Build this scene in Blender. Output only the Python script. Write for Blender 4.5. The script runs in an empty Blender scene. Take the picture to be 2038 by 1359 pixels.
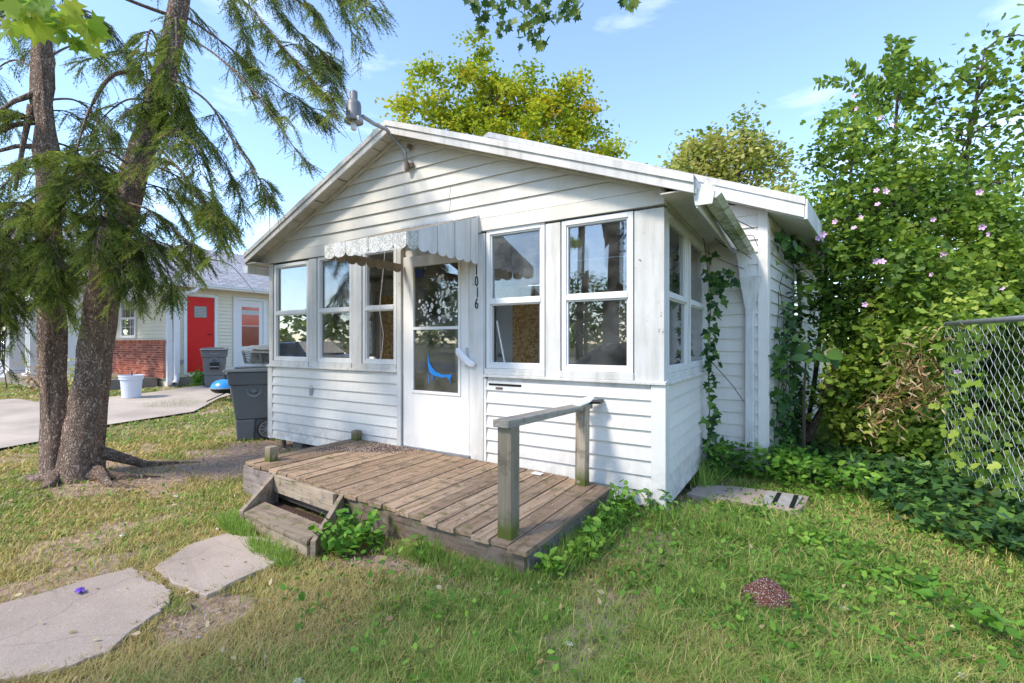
import bpy, bmesh, math, random
import numpy as np
from mathutils import Vector, Matrix
random.seed(7); rng = np.random.default_rng(11)
R_ = math.radians
scene = bpy.context.scene
COL = scene.collection

# ------------------------------------------------------------------ camera
CAM = Vector((.934, -3.769, 1.42)); YAW = 31.67
cam = bpy.data.cameras.new('camera'); cam_o = bpy.data.objects.new('camera', cam); COL.objects.link(cam_o)
cam.sensor_width = 36; cam.lens = 36*940/2038; cam.clip_end = 1500; cam.clip_start = .05
cam_o.location = CAM; cam_o.rotation_euler = (R_(90), 0, R_(YAW))
scene.camera = cam_o
# ------------------------------------------------------------------ sky and sun
SUN_EL, SUN_AZ = 47, 205          # azimuth clockwise from +Y: the sun stands in front of the house, to the left
sd = Vector((math.sin(R_(SUN_AZ))*math.cos(R_(SUN_EL)), math.cos(R_(SUN_AZ))*math.cos(R_(SUN_EL)), math.sin(R_(SUN_EL))))
sun = bpy.data.lights.new('sun', 'SUN'); sun.energy = 1.9; sun.angle = R_(10); sun.color = (1, .90, .76)
sun_o = bpy.data.objects.new('sun', sun); COL.objects.link(sun_o)
sun_o.rotation_euler = sd.to_track_quat('Z', 'Y').to_euler()
world = bpy.data.worlds.new('World'); scene.world = world; world.use_nodes = True
wn = world.node_tree; wn.nodes.clear()
sky = wn.nodes.new('ShaderNodeTexSky'); sky.sky_type = 'NISHITA'; sky.sun_disc = False
sky.sun_elevation = R_(SUN_EL); sky.sun_rotation = R_(SUN_AZ); sky.air_density = 1.0; sky.dust_density = .35; sky.ozone_density = 3.6
tc = wn.nodes.new('ShaderNodeTexCoord'); mp = wn.nodes.new('ShaderNodeMapping'); mp.inputs['Scale'].default_value = (1.2, 1.2, 4.2)
mp.inputs['Location'].default_value = (.35, .1, .2)
cn = wn.nodes.new('ShaderNodeTexNoise'); cn.inputs['Scale'].default_value = 2.3; cn.inputs['Detail'].default_value = 6; cn.inputs['Roughness'].default_value = .55
cr = wn.nodes.new('ShaderNodeValToRGB'); cr.color_ramp.elements[0].position = .54; cr.color_ramp.elements[0].color = (.02, .02, .02, 1)
cr.color_ramp.elements[1].position = .78; cr.color_ramp.elements[1].color = (.4, .4, .4, 1)
mx = wn.nodes.new('ShaderNodeMix'); mx.data_type = 'RGBA'; mx.inputs[7].default_value = (7.6, 7.9, 8.4, 1)
bg = wn.nodes.new('ShaderNodeBackground'); bg.inputs['Strength'].default_value = .15
wo = wn.nodes.new('ShaderNodeOutputWorld')
L = wn.links.new
L(tc.outputs['Generated'], mp.inputs[0]); L(mp.outputs[0], cn.inputs['Vector']); L(cn.outputs[0], cr.inputs[0])
L(cr.outputs[0], mx.inputs[0]); L(sky.outputs[0], mx.inputs[6]); L(mx.outputs[2], bg.inputs[0]); L(bg.outputs[0], wo.inputs[0])
vs = scene.view_settings; vs.view_transform = 'Standard'; vs.look = 'None'; vs.exposure = 1.42; vs.gamma = 1
scene.cycles.max_bounces = 8; scene.cycles.transparent_max_bounces = 12

# ------------------------------------------------------------------ place helpers (real metres; pixel columns of the photo only used to look up places)
FW = Vector((-math.sin(R_(YAW)), math.cos(R_(YAW)), 0)); RT = Vector((math.cos(R_(YAW)), math.sin(R_(YAW)), 0))
def Q(px, py, Y):
    return CAM + (FW + RT*((px-1019)/940) + Vector((0, 0, (680-py)/940)))*Y
def sstep(a, b, x):
    t = np.clip((np.asarray(x, float)-a)/(b-a), 0, 1); return t*t*(3-2*t)
_G = np.random.default_rng(5).random((256, 256))
def vnoise(x, y, s=1.0):
    x = np.asarray(x, float)*s+100.3; y = np.asarray(y, float)*s+57.7
    i = np.floor(x).astype(int); j = np.floor(y).astype(int); fx = x-i; fy = y-j
    fx = fx*fx*(3-2*fx); fy = fy*fy*(3-2*fy); g = lambda a, b: _G[a % 256, b % 256]
    return (g(i, j)*(1-fx)+g(i+1, j)*fx)*(1-fy)+(g(i, j+1)*(1-fx)+g(i+1, j+1)*fx)*fy
def fbm(x, y, s=1.0): return .5*vnoise(x, y, s)+.3*vnoise(x, y, s*2.1)+.2*vnoise(x, y, s*4.3)
def gz(x, y):
    h = .19*sstep(-7.5, -13.5, x)*sstep(-6, 0, y)+.10*sstep(1.0, 2.4, x)*sstep(-1.5, 1, y)
    h = h+(fbm(x, y, .9)-.5)*.05*(1-sstep(-7, -8, x))
    h = h+.10*sstep(-1.9, -1.0, x)*sstep(2.2, .8, x)*sstep(1.2, 0, y)
    h = h+.05*sstep(1.6, .2, np.hypot(np.asarray(x)+5.4, np.asarray(y)+1.95))
    return h-.02

# ------------------------------------------------------------------ object helpers
def tag(o, label=None, cat=None, group=None, kind=None):
    if label: o['label'] = label
    if cat: o['category'] = cat
    if group: o['group'] = group
    if kind: o['kind'] = kind
    return o
def thing(name, loc, label, cat, group=None):
    o = bpy.data.objects.new(name, None); COL.objects.link(o); o.location = loc; o.empty_display_size = .2
    return tag(o, label, cat, group)
def wpos(o):
    p = Vector((0, 0, 0))
    while o is not None:
        p = p+o.matrix_parent_inverse.to_translation()+Vector(o.location); o = o.parent
    return p
def adopt(o, parent):
    if parent is not None:
        o.parent = parent; o.matrix_parent_inverse = Matrix.Translation(-wpos(parent))
    return o
def link(name, me, mat=None, parent=None):
    if mat is not None and not me.materials: me.materials.append(mat)
    o = bpy.data.objects.new(name, me); COL.objects.link(o); return adopt(o, parent)
class MB:
    def __init__(s): s.v = []; s.f = []; s.sm = False
    def add(s, vs_, fs):
        n = len(s.v); s.v += [tuple(p) for p in vs_]; s.f += [tuple(i+n for i in f) for f in fs]; return s
    def hexa(s, a):   # 8 corners: bottom ccw 0-3, top 4-7
        return s.add(a, [(3, 2, 1, 0), (4, 5, 6, 7), (0, 1, 5, 4), (1, 2, 6, 5), (2, 3, 7, 6), (3, 0, 4, 7)])
    def box(s, x0, y0, z0, x1, y1, z1):
        return s.hexa([(x0, y0, z0), (x1, y0, z0), (x1, y1, z0), (x0, y1, z0), (x0, y0, z1), (x1, y0, z1), (x1, y1, z1), (x0, y1, z1)])
    def beam(s, a, b, w, h, up=(0, 0, 1)):
        a = Vector(a); b = Vector(b); d = (b-a).normalized(); sd_ = d.cross(Vector(up)).normalized(); u = sd_.cross(d)
        c = []
        for p in (a, b):
            c += [p-sd_*w/2-u*h/2, p+sd_*w/2-u*h/2, p+sd_*w/2+u*h/2, p-sd_*w/2+u*h/2]
        return s.add(c, [(0, 1, 2, 3), (7, 6, 5, 4), (0, 4, 5, 1), (1, 5, 6, 2), (2, 6, 7, 3), (3, 7, 4, 0)])
    def tube(s, pts, rads, n=8, cap=True):
        pts = [Vector(p) for p in pts]
        if not hasattr(rads, '__len__'): rads = [rads]*len(pts)
        rings = []; ref = None
        for i, p in enumerate(pts):
            d = (pts[min(i+1, len(pts)-1)]-pts[max(i-1, 0)]).normalized()
            if ref is None or abs(ref.dot(d)) > .95: ref = Vector((0, 0, 1)) if abs(d.z) < .9 else Vector((1, 0, 0))
            x = d.cross(ref).normalized(); y = d.cross(x); ref = -y if False else ref
            rings.append([p+(x*math.cos(2*math.pi*k/n)+y*math.sin(2*math.pi*k/n))*rads[i] for k in range(n)])
        vs_ = [q for r in rings for q in r]; fs = []
        for i in range(len(pts)-1):
            for k in range(n): fs.append((i*n+k, i*n+(k+1) % n, (i+1)*n+(k+1) % n, (i+1)*n+k))
        if cap: fs += [tuple(range(n-1, -1, -1)), tuple((len(pts)-1)*n+k for k in range(n))]
        return s.add(vs_, fs)
    def lathe(s, c, prof, n=20, ax='z'):
        vs_ = []; fs = []
        for r, h in prof:
            for k in range(n):
                a = 2*math.pi*k/n
                if ax == 'z': vs_.append((c[0]+r*math.cos(a), c[1]+r*math.sin(a), c[2]+h))
                elif ax == 'x': vs_.append((c[0]+h, c[1]+r*math.cos(a), c[2]+r*math.sin(a)))
                else: vs_.append((c[0]+r*math.cos(a), c[1]+h, c[2]+r*math.sin(a)))
        for i in range(len(prof)-1):
            for k in range(n): fs.append((i*n+k, i*n+(k+1) % n, (i+1)*n+(k+1) % n, (i+1)*n+k))
        fs += [tuple(range(n-1, -1, -1)), tuple((len(prof)-1)*n+k for k in range(n))]
        return s.add(vs_, fs)
    def poly(s, pts, z0, z1):   # prism from ground outline
        n = len(pts); vs_ = [(p[0], p[1], z0) for p in pts]+[(p[0], p[1], z1) for p in pts]
        return s.add(vs_, [tuple(range(n-1, -1, -1)), tuple(range(n, 2*n))]+[(k, (k+1) % n, n+(k+1) % n, n+k) for k in range(n)])
    def mesh(s, name, smooth=False):
        me = bpy.data.meshes.new(name); me.from_pydata(s.v, [], s.f); me.update()
        bm = bmesh.new(); bm.from_mesh(me); bmesh.ops.recalc_face_normals(bm, faces=bm.faces); bm.to_mesh(me); bm.free()
        if smooth: me.shade_smooth()
        return me
    def build(s, name, mat, parent=None, smooth=False, bevel=0, label=None):
        o = link(name, s.mesh(name, smooth), mat, parent)
        if bevel:
            m = o.modifiers.new('bevel', 'BEVEL'); m.width = bevel; m.segments = 2; m.limit_method = 'ANGLE'
        if label: o['label'] = label
        return o
def npmesh(name, V, F, tint=None):   # V (n,3), F (m,k)
    me = bpy.data.meshes.new(name); m, k = F.shape
    me.vertices.add(len(V)); me.vertices.foreach_set('co', V.astype(np.float32).ravel())
    me.loops.add(m*k); me.loops.foreach_set('vertex_index', F.astype(np.int32).ravel())
    me.polygons.add(m); me.polygons.foreach_set('loop_start', np.arange(0, m*k, k, dtype=np.int32))
    me.update(calc_edges=True)
    if tint is not None:
        a = me.attributes.new('tint', 'FLOAT', 'POINT'); a.data.foreach_set('value', tint.astype(np.float32))
    return me

# ------------------------------------------------------------------ materials
def newmat(name):
    m = bpy.data.materials.new(name); m.use_nodes = True; nt = m.node_tree; nt.nodes.clear(); return m, nt
class NT:
    def __init__(s, nt): s.nt = nt
    def n(s, t, **kw):
        nd = s.nt.nodes.new('ShaderNode'+t)
        for k, v in kw.items():
            if k.startswith('_'): setattr(nd, k[1:], v); continue
            key = int(k[1:]) if k[0] == 'i' and k[1:].isdigit() else k.replace('_', ' ')
            sock = nd.inputs[key]
            if hasattr(v, 'is_output') or isinstance(v, bpy.types.NodeSocket): s.nt.links.new(v, sock)
            else: sock.default_value = v
        return nd
    def coord(s, scale=(1, 1, 1), which='Object', loc=None):
        c = s.n('TexCoord'); m = s.n('Mapping', Vector=c.outputs[which], Scale=scale)
        if loc is not None: s.nt.links.new(loc, m.inputs['Location'])
        return m.outputs[0]
    def noise(s, vec, scale, detail=4, rough=.55, out=0):
        return s.n('TexNoise', Vector=vec, Scale=scale, Detail=detail, Roughness=rough).outputs[out]
    def ramp(s, fac, stops, interp='LINEAR'):
        r = s.n('ValToRGB', Fac=fac); cr_ = r.color_ramp; cr_.interpolation = interp
        while len(cr_.elements) < len(stops): cr_.elements.new(.5)
        for e, (p, c) in zip(cr_.elements, stops):
            e.position = p; e.color = (c, c, c, 1) if not hasattr(c, '__len__') else (*c, 1)
        return r.outputs[0]
    def mix(s, f, a, b, bt='MIX'):
        nd = s.n('Mix', _data_type='RGBA', _blend_type=bt)
        for i, v in ((0, f), (6, a), (7, b)):
            if isinstance(v, bpy.types.NodeSocket): s.nt.links.new(v, nd.inputs[i])
            else: nd.inputs[i].default_value = (*v, 1) if hasattr(v, '__len__') else v
        return nd.outputs[2]
    def math(s, op, a, b=0.):
        return s.n('Math', _operation=op, i0=a, i1=b).outputs[0]
    def bump(s, h, strength=.3, dist=.01):
        return s.n('Bump', Height=h, Strength=strength, Distance=dist).outputs[0]
    def out(s, sh): s.nt.links.new(sh, s.n('OutputMaterial').inputs[0])
    def pbsdf(s, col, rough=.7, normal=None, metal=0., spec=.3, **kw):
        p = s.n('BsdfPrincipled', Base_Color=col if isinstance(col, bpy.types.NodeSocket) else (*col, 1), Roughness=rough, Metallic=metal)
        p.inputs['Specular IOR Level'].default_value = spec
        if normal is not None: s.nt.links.new(normal, p.inputs['Normal'])
        return p.outputs[0]
    def rnd(s): return s.n('ObjectInfo').outputs['Random']
def paint(name, base, dirt=(.42, .38, .30), amt=.5, peel=.5, peelc=(.16, .13, .10), rough=.55, streak=True):
    m, nt = newmat(name); t = NT(nt); c = t.coord()
    big = t.ramp(t.noise(c, 1.6, 5), [(.4, 0.), (.75, 1.)])
    st = t.ramp(t.noise(t.coord((9, 9, .8)), 1.5, 5, .65), [(.45, 0.), (.8, 1.)])
    d = t.math('MULTIPLY', t.math('ADD', t.math('MULTIPLY', big, .5), t.math('MULTIPLY', st, .6)), amt)
    v = t.mix(t.rnd(), tuple(b*.93 for b in base), tuple(min(1, b*1.04) for b in base))
    col = t.mix(d, v, dirt)
    sp = t.ramp(t.noise(c, 24, 7, .75), [(.74-.07*peel, 0.), (.78-.07*peel, 1.)])
    gate = t.ramp(t.noise(c, 2.3, 3), [(.5, 0.), (.62, 1.)])
    sp = t.math('MULTIPLY', sp, gate)
    col = t.mix(sp, col, peelc)
    sp2 = t.ramp(t.n('TexVoronoi', Vector=c, Scale=13.).outputs[0], [(.035, 1.), (.05, 0.)])
    gate2 = t.ramp(t.noise(c, 7, 2), [(.6, 0.), (.62, 1.)])
    col = t.mix(t.math('MULTIPLY', t.math('MULTIPLY', sp2, gate2), .8*min(1, peel)), col, (.07, .05, .04))
    zc = t.n('SeparateXYZ', i0=c).outputs[2]      # rain-splash dirt on the lowest boards
    sm = t.math('MULTIPLY', t.ramp(zc, [(.12, 1.), (.50, 0.)]), t.ramp(t.noise(c, 9, 6, .7), [(.42, 0.), (.66, 1.)]))
    col = t.mix(t.math('MULTIPLY', sm, .55), col, (.24, .20, .14))
    h = t.math('SUBTRACT', t.noise(t.coord((30, 30, 6)), 3, 5), t.math('MULTIPLY', sp, 1.))
    t.out(t.pbsdf(col, rough, t.bump(h, .22, .006))); return m
def wood(name, c1, c2, axis='y', moss=0., mosslow=False, gray=.3):
    m, nt = newmat(name); t = NT(nt); sc = {'x': (1.1, 26, 26), 'y': (26, 1.1, 26), 'z': (26, 26, 1.1)}[axis]
    off = t.n('CombineXYZ', X=t.math('MULTIPLY', t.rnd(), 37.), Y=t.math('MULTIPLY', t.rnd(), 91.), Z=t.math('MULTIPLY', t.rnd(), 53.)).outputs[0]
    v = t.coord(sc, loc=off); g = t.noise(v, 1.6, 8, .68)
    col = t.mix(t.ramp(g, [(.30, 0.), (.68, 1.)]), c1, c2)
    col = t.mix(t.ramp(g, [(.30, 1.), (.42, 0.)]), col, tuple(a*.35 for a in c1))
    wear = t.ramp(t.noise(t.coord((3, 3, 3)), 1.7, 5, .6), [(.42, 0.), (.70, 1.)])
    col = t.mix(t.math('MULTIPLY', wear, gray), col, (.34, .30, .27))
    col = t.mix(t.math('MULTIPLY', t.rnd(), .7), col, tuple(a*.6+.01 for a in c1))
    stain = t.ramp(t.noise(t.coord((4, 4, 4)), 2.2, 6, .65), [(.52, 0.), (.66, 1.)])
    col = t.mix(t.math('MULTIPLY', stain, .55), col, (.055, .042, .030))
    if moss:
        f = t.ramp(t.noise(t.coord(), 11, 6, .7), [(.62-.25*moss, 0.), (.74-.25*moss, 1.)])
        if mosslow:
            s = t.n('SeparateXYZ', i0=t.coord()).outputs[2]
            f = t.math('MULTIPLY', f, t.ramp(s, [(.30, 1.), (.42, .15)]))
        col = t.mix(f, col, (.10, .115, .025))
    t.out(t.pbsdf(col, .88, t.bump(g, .6, .006), spec=.15)); return m
def plain(name, c, rough=.6, metal=0., var=.25, scale=8, bump=.1, spec=.3, dark=.6):
    m, nt = newmat(name); t = NT(nt); cc = t.coord(); n_ = t.noise(cc, scale, 6, .62)
    col = t.mix(t.math('MULTIPLY', t.ramp(n_, [(.35, 1.), (.65, 0.)]), var), c, tuple(a*dark for a in c))
    t.out(t.pbsdf(col, rough, t.bump(t.noise(cc, scale*6, 4), bump, .005), metal, spec)); return m
def leafmat(name, stops, trans=.35, rough=.5, attr_inst=False):
    m, nt = newmat(name); t = NT(nt)
    a = t.n('Attribute', _attribute_name='tint', _attribute_type='INSTANCER' if attr_inst else 'GEOMETRY').outputs['Fac']
    col = t.ramp(a, stops)
    p = t.pbsdf(col, rough, spec=.25); tr = t.n('BsdfTranslucent', Color=t.mix(.5, col, (1, 1, .35), 'MULTIPLY')).outputs[0]
    t.out(t.n('MixShader', i0=trans, i1=p, i2=tr).outputs[0]); return m
def concrete(name, c=(.40, .34, .30)):
    m, nt = newmat(name); t = NT(nt); cc = t.coord(); n1 = t.noise(cc, 1.3, 6, .6); n2 = t.noise(cc, 160, 3, .6)
    col = t.mix(t.ramp(n1, [(.35, 0.), (.7, 1.)]), tuple(a*.74 for a in c), tuple(min(1, a*1.1) for a in c))
    col = t.mix(t.ramp(n2, [(.36, .5), (.48, 0.)]), col, tuple(a*.45 for a in c))
    col = t.mix(t.ramp(t.noise(cc, 95, 2), [(.66, 0.), (.72, .8)]), col, (.62, .58, .55))
    cr_ = t.n('TexVoronoi', Vector=t.n('Mapping', Vector=t.mix(.12, cc, t.noise(cc, 3, 4, out=1))).outputs[0], Scale=1.1, _feature='DISTANCE_TO_EDGE').outputs[0]
    col = t.mix(t.math('MULTIPLY', t.ramp(cr_, [(.0, .3), (.004, 0.)]), t.ramp(t.noise(cc, 1.1, 2), [(.5, 0.), (.6, 1.)])), col, (.07, .06, .05))
    t.out(t.pbsdf(col, .9, t.bump(t.math('ADD', n2, n1), .5, .004), spec=.2)); return m

M = {}
M['siding'] = paint('white_siding_paint', (.75, .72, .67), amt=.3, peel=.5)
M['gable'] = paint('gable_siding_paint', (.66, .635, .58), dirt=(.50, .44, .30), amt=.42, peel=.1)
M['trim'] = paint('peeling_trim_paint', (.69, .68, .65), dirt=(.30, .26, .20), amt=.75, peel=1.9)
M['fascia'] = paint('fascia_paint', (.68, .66, .63), dirt=(.25, .22, .18), amt=.75, peel=.7)
M['soffit'] = paint('soffit_paint', (.60, .57, .50), dirt=(.30, .24, .15), amt=.8, peel=.8)
M['alu'] = paint('white_aluminium_frame', (.74, .735, .72), dirt=(.40, .38, .34), amt=.35, peel=.35, rough=.35)
M['door'] = paint('storm_door_paint', (.74, .72, .69), amt=.10, peel=.0, rough=.3)
M['awn'] = paint('awning_paint', (.70, .70, .70), dirt=(.16, .15, .12), amt=.7, peel=1.5, peelc=(.07, .07, .06), rough=.45)
M['gut'] = paint('gutter_paint', (.78, .78, .78), dirt=(.20, .21, .10), amt=.65, peel=.6, rough=.4)
M['inner'] = plain('interior_wall_paint', (.76, .71, .61), .85, var=.6, scale=2.5, dark=.45)
M['innerdoor'] = plain('interior_door_paint', (.80, .82, .86), .6, var=.25)
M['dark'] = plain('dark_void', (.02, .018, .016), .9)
M['floor'] = plain('porch_floor_paint', (.30, .26, .22), .7, var=.5)
M['deck'] = wood('weathered_deck_wood', (.25, .16, .10), (.55, .40, .27), 'y', moss=.25, gray=.15)
M['deckx'] = wood('weathered_skirt_wood', (.13, .095, .07), (.28, .21, .16), 'x', moss=.35)
M['skirt'] = wood('peeling_skirt_wood', (.20, .15, .13), (.56, .50, .47), 'x', moss=.1, gray=.8)
M['post'] = wood('weathered_post_wood', (.26, .19, .13), (.62, .53, .43), 'z', moss=1.15, mosslow=True, gray=.6)
M['rail'] = wood('weathered_rail_wood', (.19, .16, .125), (.50, .45, .38), 'y', moss=.15, gray=.7)
M['step'] = wood('weathered_step_wood', (.28, .21, .145), (.58, .48, .36), 'x', moss=.3, gray=.5)
M['conc'] = concrete('path_concrete', (.47, .375, .305))
M['offcut'] = paint('grey_board', (.42, .41, .40), dirt=(.2, .18, .16), amt=.8, peel=.6)
M['drive'] = concrete('driveway_concrete', (.50, .42, .345))
M['block'] = plain('foundation_block', (.27, .23, .19), .9, var=.5)
M['metal'] = plain('galvanised_metal', (.36, .37, .39), .5, .6, var=.5, scale=12)
M['rust'] = plain('rusty_bracket', (.22, .17, .13), .7, .4, var=.7, scale=20)
M['black'] = plain('black_metal', (.015, .015, .015), .45)
M['bin'] = plain('grey_bin_plastic', (.135, .145, .155), .5, var=.25, scale=3, bump=.05, dark=.7)
M['binlid'] = plain('bin_lid_plastic', (.15, .165, .18), .5, var=.25, scale=3, bump=.05)
M['emboss'] = plain('embossed_plastic', (.20, .22, .24), .55)
M['rubber'] = plain('tyre_rubber', (.025, .025, .027), .8)
M['rim'] = plain('grey_wheel_rim', (.22, .23, .24), .45)
M['cloth'] = plain('white_cloth', (.80, .80, .80), .9, var=.15, scale=20, bump=.6)
M['paper'] = plain('paper', (.72, .72, .70), .8, var=.2)
M['blue'] = plain('blue_enamel', (.03, .25, .62), .25, var=.1, spec=.6)
M['bluep'] = plain('blue_spray_paint', (.02, .26, .75), .5, var=.3, scale=30)
M['sticker'] = plain('navy_sticker', (.02, .03, .12), .4)
M['purple'] = plain('purple_plastic', (.22, .10, .55), .4, var=.3)
M['pink'] = plain('pink_petal', (.76, .48, .74), .6, var=.4, scale=60, dark=.7)
M['ntrim'] = plain('neighbour_white_trim', (.74, .74, .74), .5, var=.12)
M['red'] = plain('red_door_paint', (.62, .012, .010), .4, var=.12, dark=.75)
M['redglass'] = plain('red_storm_glass', (.22, .01, .012), .12, var=.3, spec=.8)
M['nwall'] = plain('cream_vinyl', (.74, .69, .55), .6, var=.15, scale=1.5)
M['vent'] = plain('louvre_grey', (.26, .27, .24), .6, var=.5)
M['car'] = plain('dark_car_paint', (.03, .04, .055), .2, .5, var=.1, spec=.7)
M['carw'] = plain('pale_car_paint', (.55, .56, .58), .2, .3, var=.1, spec=.7)
M['pole'] = wood('utility_pole_wood', (.10, .08, .06), (.2, .16, .12), 'z')
M['yellow'] = plain('yellow_plastic', (.70, .62, .05), .5)
M['curtain'] = plain('sheer_curtain', (.55, .55, .55), .9, var=.4, scale=12)
M['bucket'] = plain('pale_bucket_plastic', (.62, .66, .74), .45, var=.15, scale=3)

def bark(name, c1, c2, c3):
    m, nt = newmat(name); t = NT(nt); c = t.coord((1, 1, .5)); w = t.mix(.16, c, t.noise(c, 14, 5, out=1))
    v = t.n('TexVoronoi', Vector=w, Scale=44., _feature='DISTANCE_TO_EDGE').outputs[0]
    v2 = t.noise(c, 17, 8, .65); fl = t.n('SeparateColor', Color=t.n('TexVoronoi', Vector=w, Scale=44.).outputs['Color']).outputs[0]
    col = t.mix(t.math('ADD', t.math('MULTIPLY', t.ramp(v2, [(.34, 0.), (.66, 1.)]), .6), t.math('MULTIPLY', fl, .4)), c1, c2)
    col = t.mix(t.ramp(t.noise(c, 5, 5, .6), [(.5, 0.), (.68, .7)]), col, c3)
    col = t.mix(t.ramp(v, [(.0, .75), (.08, 0.)]), col, tuple(a*.3 for a in c1))
    h = t.math('ADD', t.math('MULTIPLY', t.ramp(v, [(.0, 0.), (.22, 1.)]), 1.), t.math('MULTIPLY', v2, .8))
    t.out(t.pbsdf(col, .92, t.bump(h, 1., .025), spec=.1)); return m
M['bark'] = bark('spruce_bark', (.27, .185, .14), (.58, .44, .36), (.48, .32, .23))
M['bark2'] = bark('grey_bark', (.14, .11, .08), (.30, .25, .19), (.22, .17, .12))
M['twig'] = plain('twig_bark', (.10, .075, .055), .9, var=.5, scale=20)
M['spruce'] = leafmat('spruce_needles', [(0, (.04, .065, .015)), (.5, (.15, .205, .035)), (.85, (.30, .37, .06)), (1, (.34, .26, .09))], .35)
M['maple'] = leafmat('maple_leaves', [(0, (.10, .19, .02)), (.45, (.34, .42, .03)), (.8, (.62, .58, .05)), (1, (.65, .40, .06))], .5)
M['olive'] = leafmat('olive_leaves', [(0, (.10, .17, .03)), (.5, (.30, .36, .07)), (1, (.60, .55, .20))], .45)
M['near'] = leafmat('near_maple_leaves', [(0, (.16, .30, .04)), (.6, (.34, .48, .07)), (1, (.62, .62, .10))], .55)
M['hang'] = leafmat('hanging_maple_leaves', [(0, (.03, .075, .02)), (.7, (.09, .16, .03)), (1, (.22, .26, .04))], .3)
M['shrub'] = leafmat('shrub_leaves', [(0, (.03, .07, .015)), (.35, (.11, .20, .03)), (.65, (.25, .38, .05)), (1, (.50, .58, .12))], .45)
M['creeper'] = leafmat('creeper_leaves', [(0, (.02, .055, .02)), (.6, (.055, .13, .035)), (1, (.15, .28, .045))], .3, .45)
M['weed'] = leafmat('weed_leaves', [(0, (.05, .13, .02)), (.5, (.13, .30, .035)), (1, (.30, .48, .07))], .38)
M['dryleaf'] = leafmat('dry_leaves', [(0, (.34, .19, .09)), (.5, (.52, .37, .20)), (1, (.66, .56, .36))], .3)
M['grass'] = leafmat('grass_blades', [(0, (.50, .38, .20)), (.22, (.64, .50, .20)), (.42, (.42, .42, .12)), (.7, (.19, .31, .065)), (1, (.34, .50, .09))], .35, .6)

def glass(name, tint=.9, refl=1.0, dirt=.25, ior=1.6):
    m, nt = newmat(name); t = NT(nt); c = t.coord()
    d = t.math('MULTIPLY', t.ramp(t.noise(c, 3, 6, .65), [(.42, 0.), (.85, 1.)]), dirt)
    tr = t.n('BsdfTransparent', Color=(tint, tint, tint*.98, 1)).outputs[0]
    df = t.n('BsdfDiffuse', Color=(.55, .54, .5, 1)).outputs[0]
    a = t.n('MixShader', i0=d, i1=tr, i2=df).outputs[0]
    gl = t.n('BsdfGlossy', Color=(.95, .97, 1, 1), Roughness=.004).outputs[0]
    fr = t.math('MINIMUM', t.math('MULTIPLY', t.n('Fresnel', IOR=ior).outputs[0], refl), .9)
    t.out(t.n('MixShader', i0=fr, i1=a, i2=gl).outputs[0]); return m
M['glass'] = glass('window_glass', .86, 1.15, .30)
M['glassr'] = glass('reflecting_window_glass', .75, 2.7, .22)
M['glassn'] = glass('neighbour_window_glass', .5, 2.5, .2)
def osbmat():
    m, nt = newmat('strand_board'); t = NT(nt); c = t.coord((1, 1, 1))
    v = t.n('TexVoronoi', Vector=t.coord((26, 26, 60)), Scale=1.); v2 = t.n('TexVoronoi', Vector=t.coord((60, 60, 22)), Scale=1.)
    a = t.n('SeparateColor', Color=v.outputs['Color']).outputs[0]; b = t.n('SeparateColor', Color=v2.outputs['Color']).outputs[1]
    col = t.ramp(t.math('MULTIPLY', t.math('ADD', a, b), .5), [(.15, (.50, .24, .09)), (.5, (.85, .50, .21)), (.85, (.95, .75, .42))])
    t.out(t.pbsdf(col, .7, t.bump(a, .3, .004))); return m
M['osb'] = osbmat()
def groundmat():
    m, nt = newmat('lawn_soil'); t = NT(nt); c = t.coord(); a = t.n('Attribute', _attribute_name='cover').outputs['Fac']
    n1 = t.noise(c, 22, 8, .7); n2 = t.noise(c, 3, 5)
    soil = t.mix(t.ramp(n1, [(.35, 0.), (.68, 1.)]), (.20, .135, .10), (.50, .37, .29))
    soil = t.mix(t.ramp(t.noise(c, 120, 2), [(.68, 0.), (.74, .7)]), soil, (.45, .36, .26))
    th = t.mix(t.ramp(n1, [(.35, 0.), (.65, 1.)]), (.055, .06, .022), (.30, .26, .12))
    col = t.mix(t.ramp(t.math('ADD', a, t.math('MULTIPLY', t.math('SUBTRACT', n2, .5), .5)), [(.3, 0.), (.55, 1.)]), soil, th)
    t.out(t.pbsdf(col, .95, t.bump(t.math('ADD', n1, n2), .8, .02), spec=.1)); return m
M['ground'] = groundmat()
def shingle():
    m, nt = newmat('grey_asphalt_shingles'); t = NT(nt); s = t.n('SeparateXYZ', i0=t.coord())
    v = t.n('CombineXYZ', X=s.outputs[1], Y=s.outputs[0]).outputs[0]
    b = t.n('TexBrick', Vector=v, Scale=1., Color1=(.22, .22, .24, 1), Color2=(.36, .36, .38, 1), Mortar=(.08, .08, .09, 1), Mortar_Size=.01, Brick_Width=.3, Row_Height=.13)
    n_ = t.noise(t.coord(), 14, 5)
    col = t.mix(t.ramp(n_, [(.4, 0.), (.7, .5)]), b.outputs[0], (.46, .46, .48))
    t.out(t.pbsdf(col, .9, t.bump(b.outputs[1], -.3, .01))); return m
M['shingle'] = shingle()
def brickmat():
    m, nt = newmat('red_brick'); t = NT(nt)
    a = t.n('Attribute', _attribute_name='tint').outputs['Fac']
    t.out(t.pbsdf(t.ramp(a, [(0, (.22, .05, .03)), (.6, (.42, .11, .06)), (1, (.52, .20, .12))]), .85, t.bump(t.noise(t.coord(), 60, 4), .4, .004))); return m
M['brick'] = brickmat(); M['mortar'] = plain('mortar', (.48, .42, .36), .9)
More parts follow.
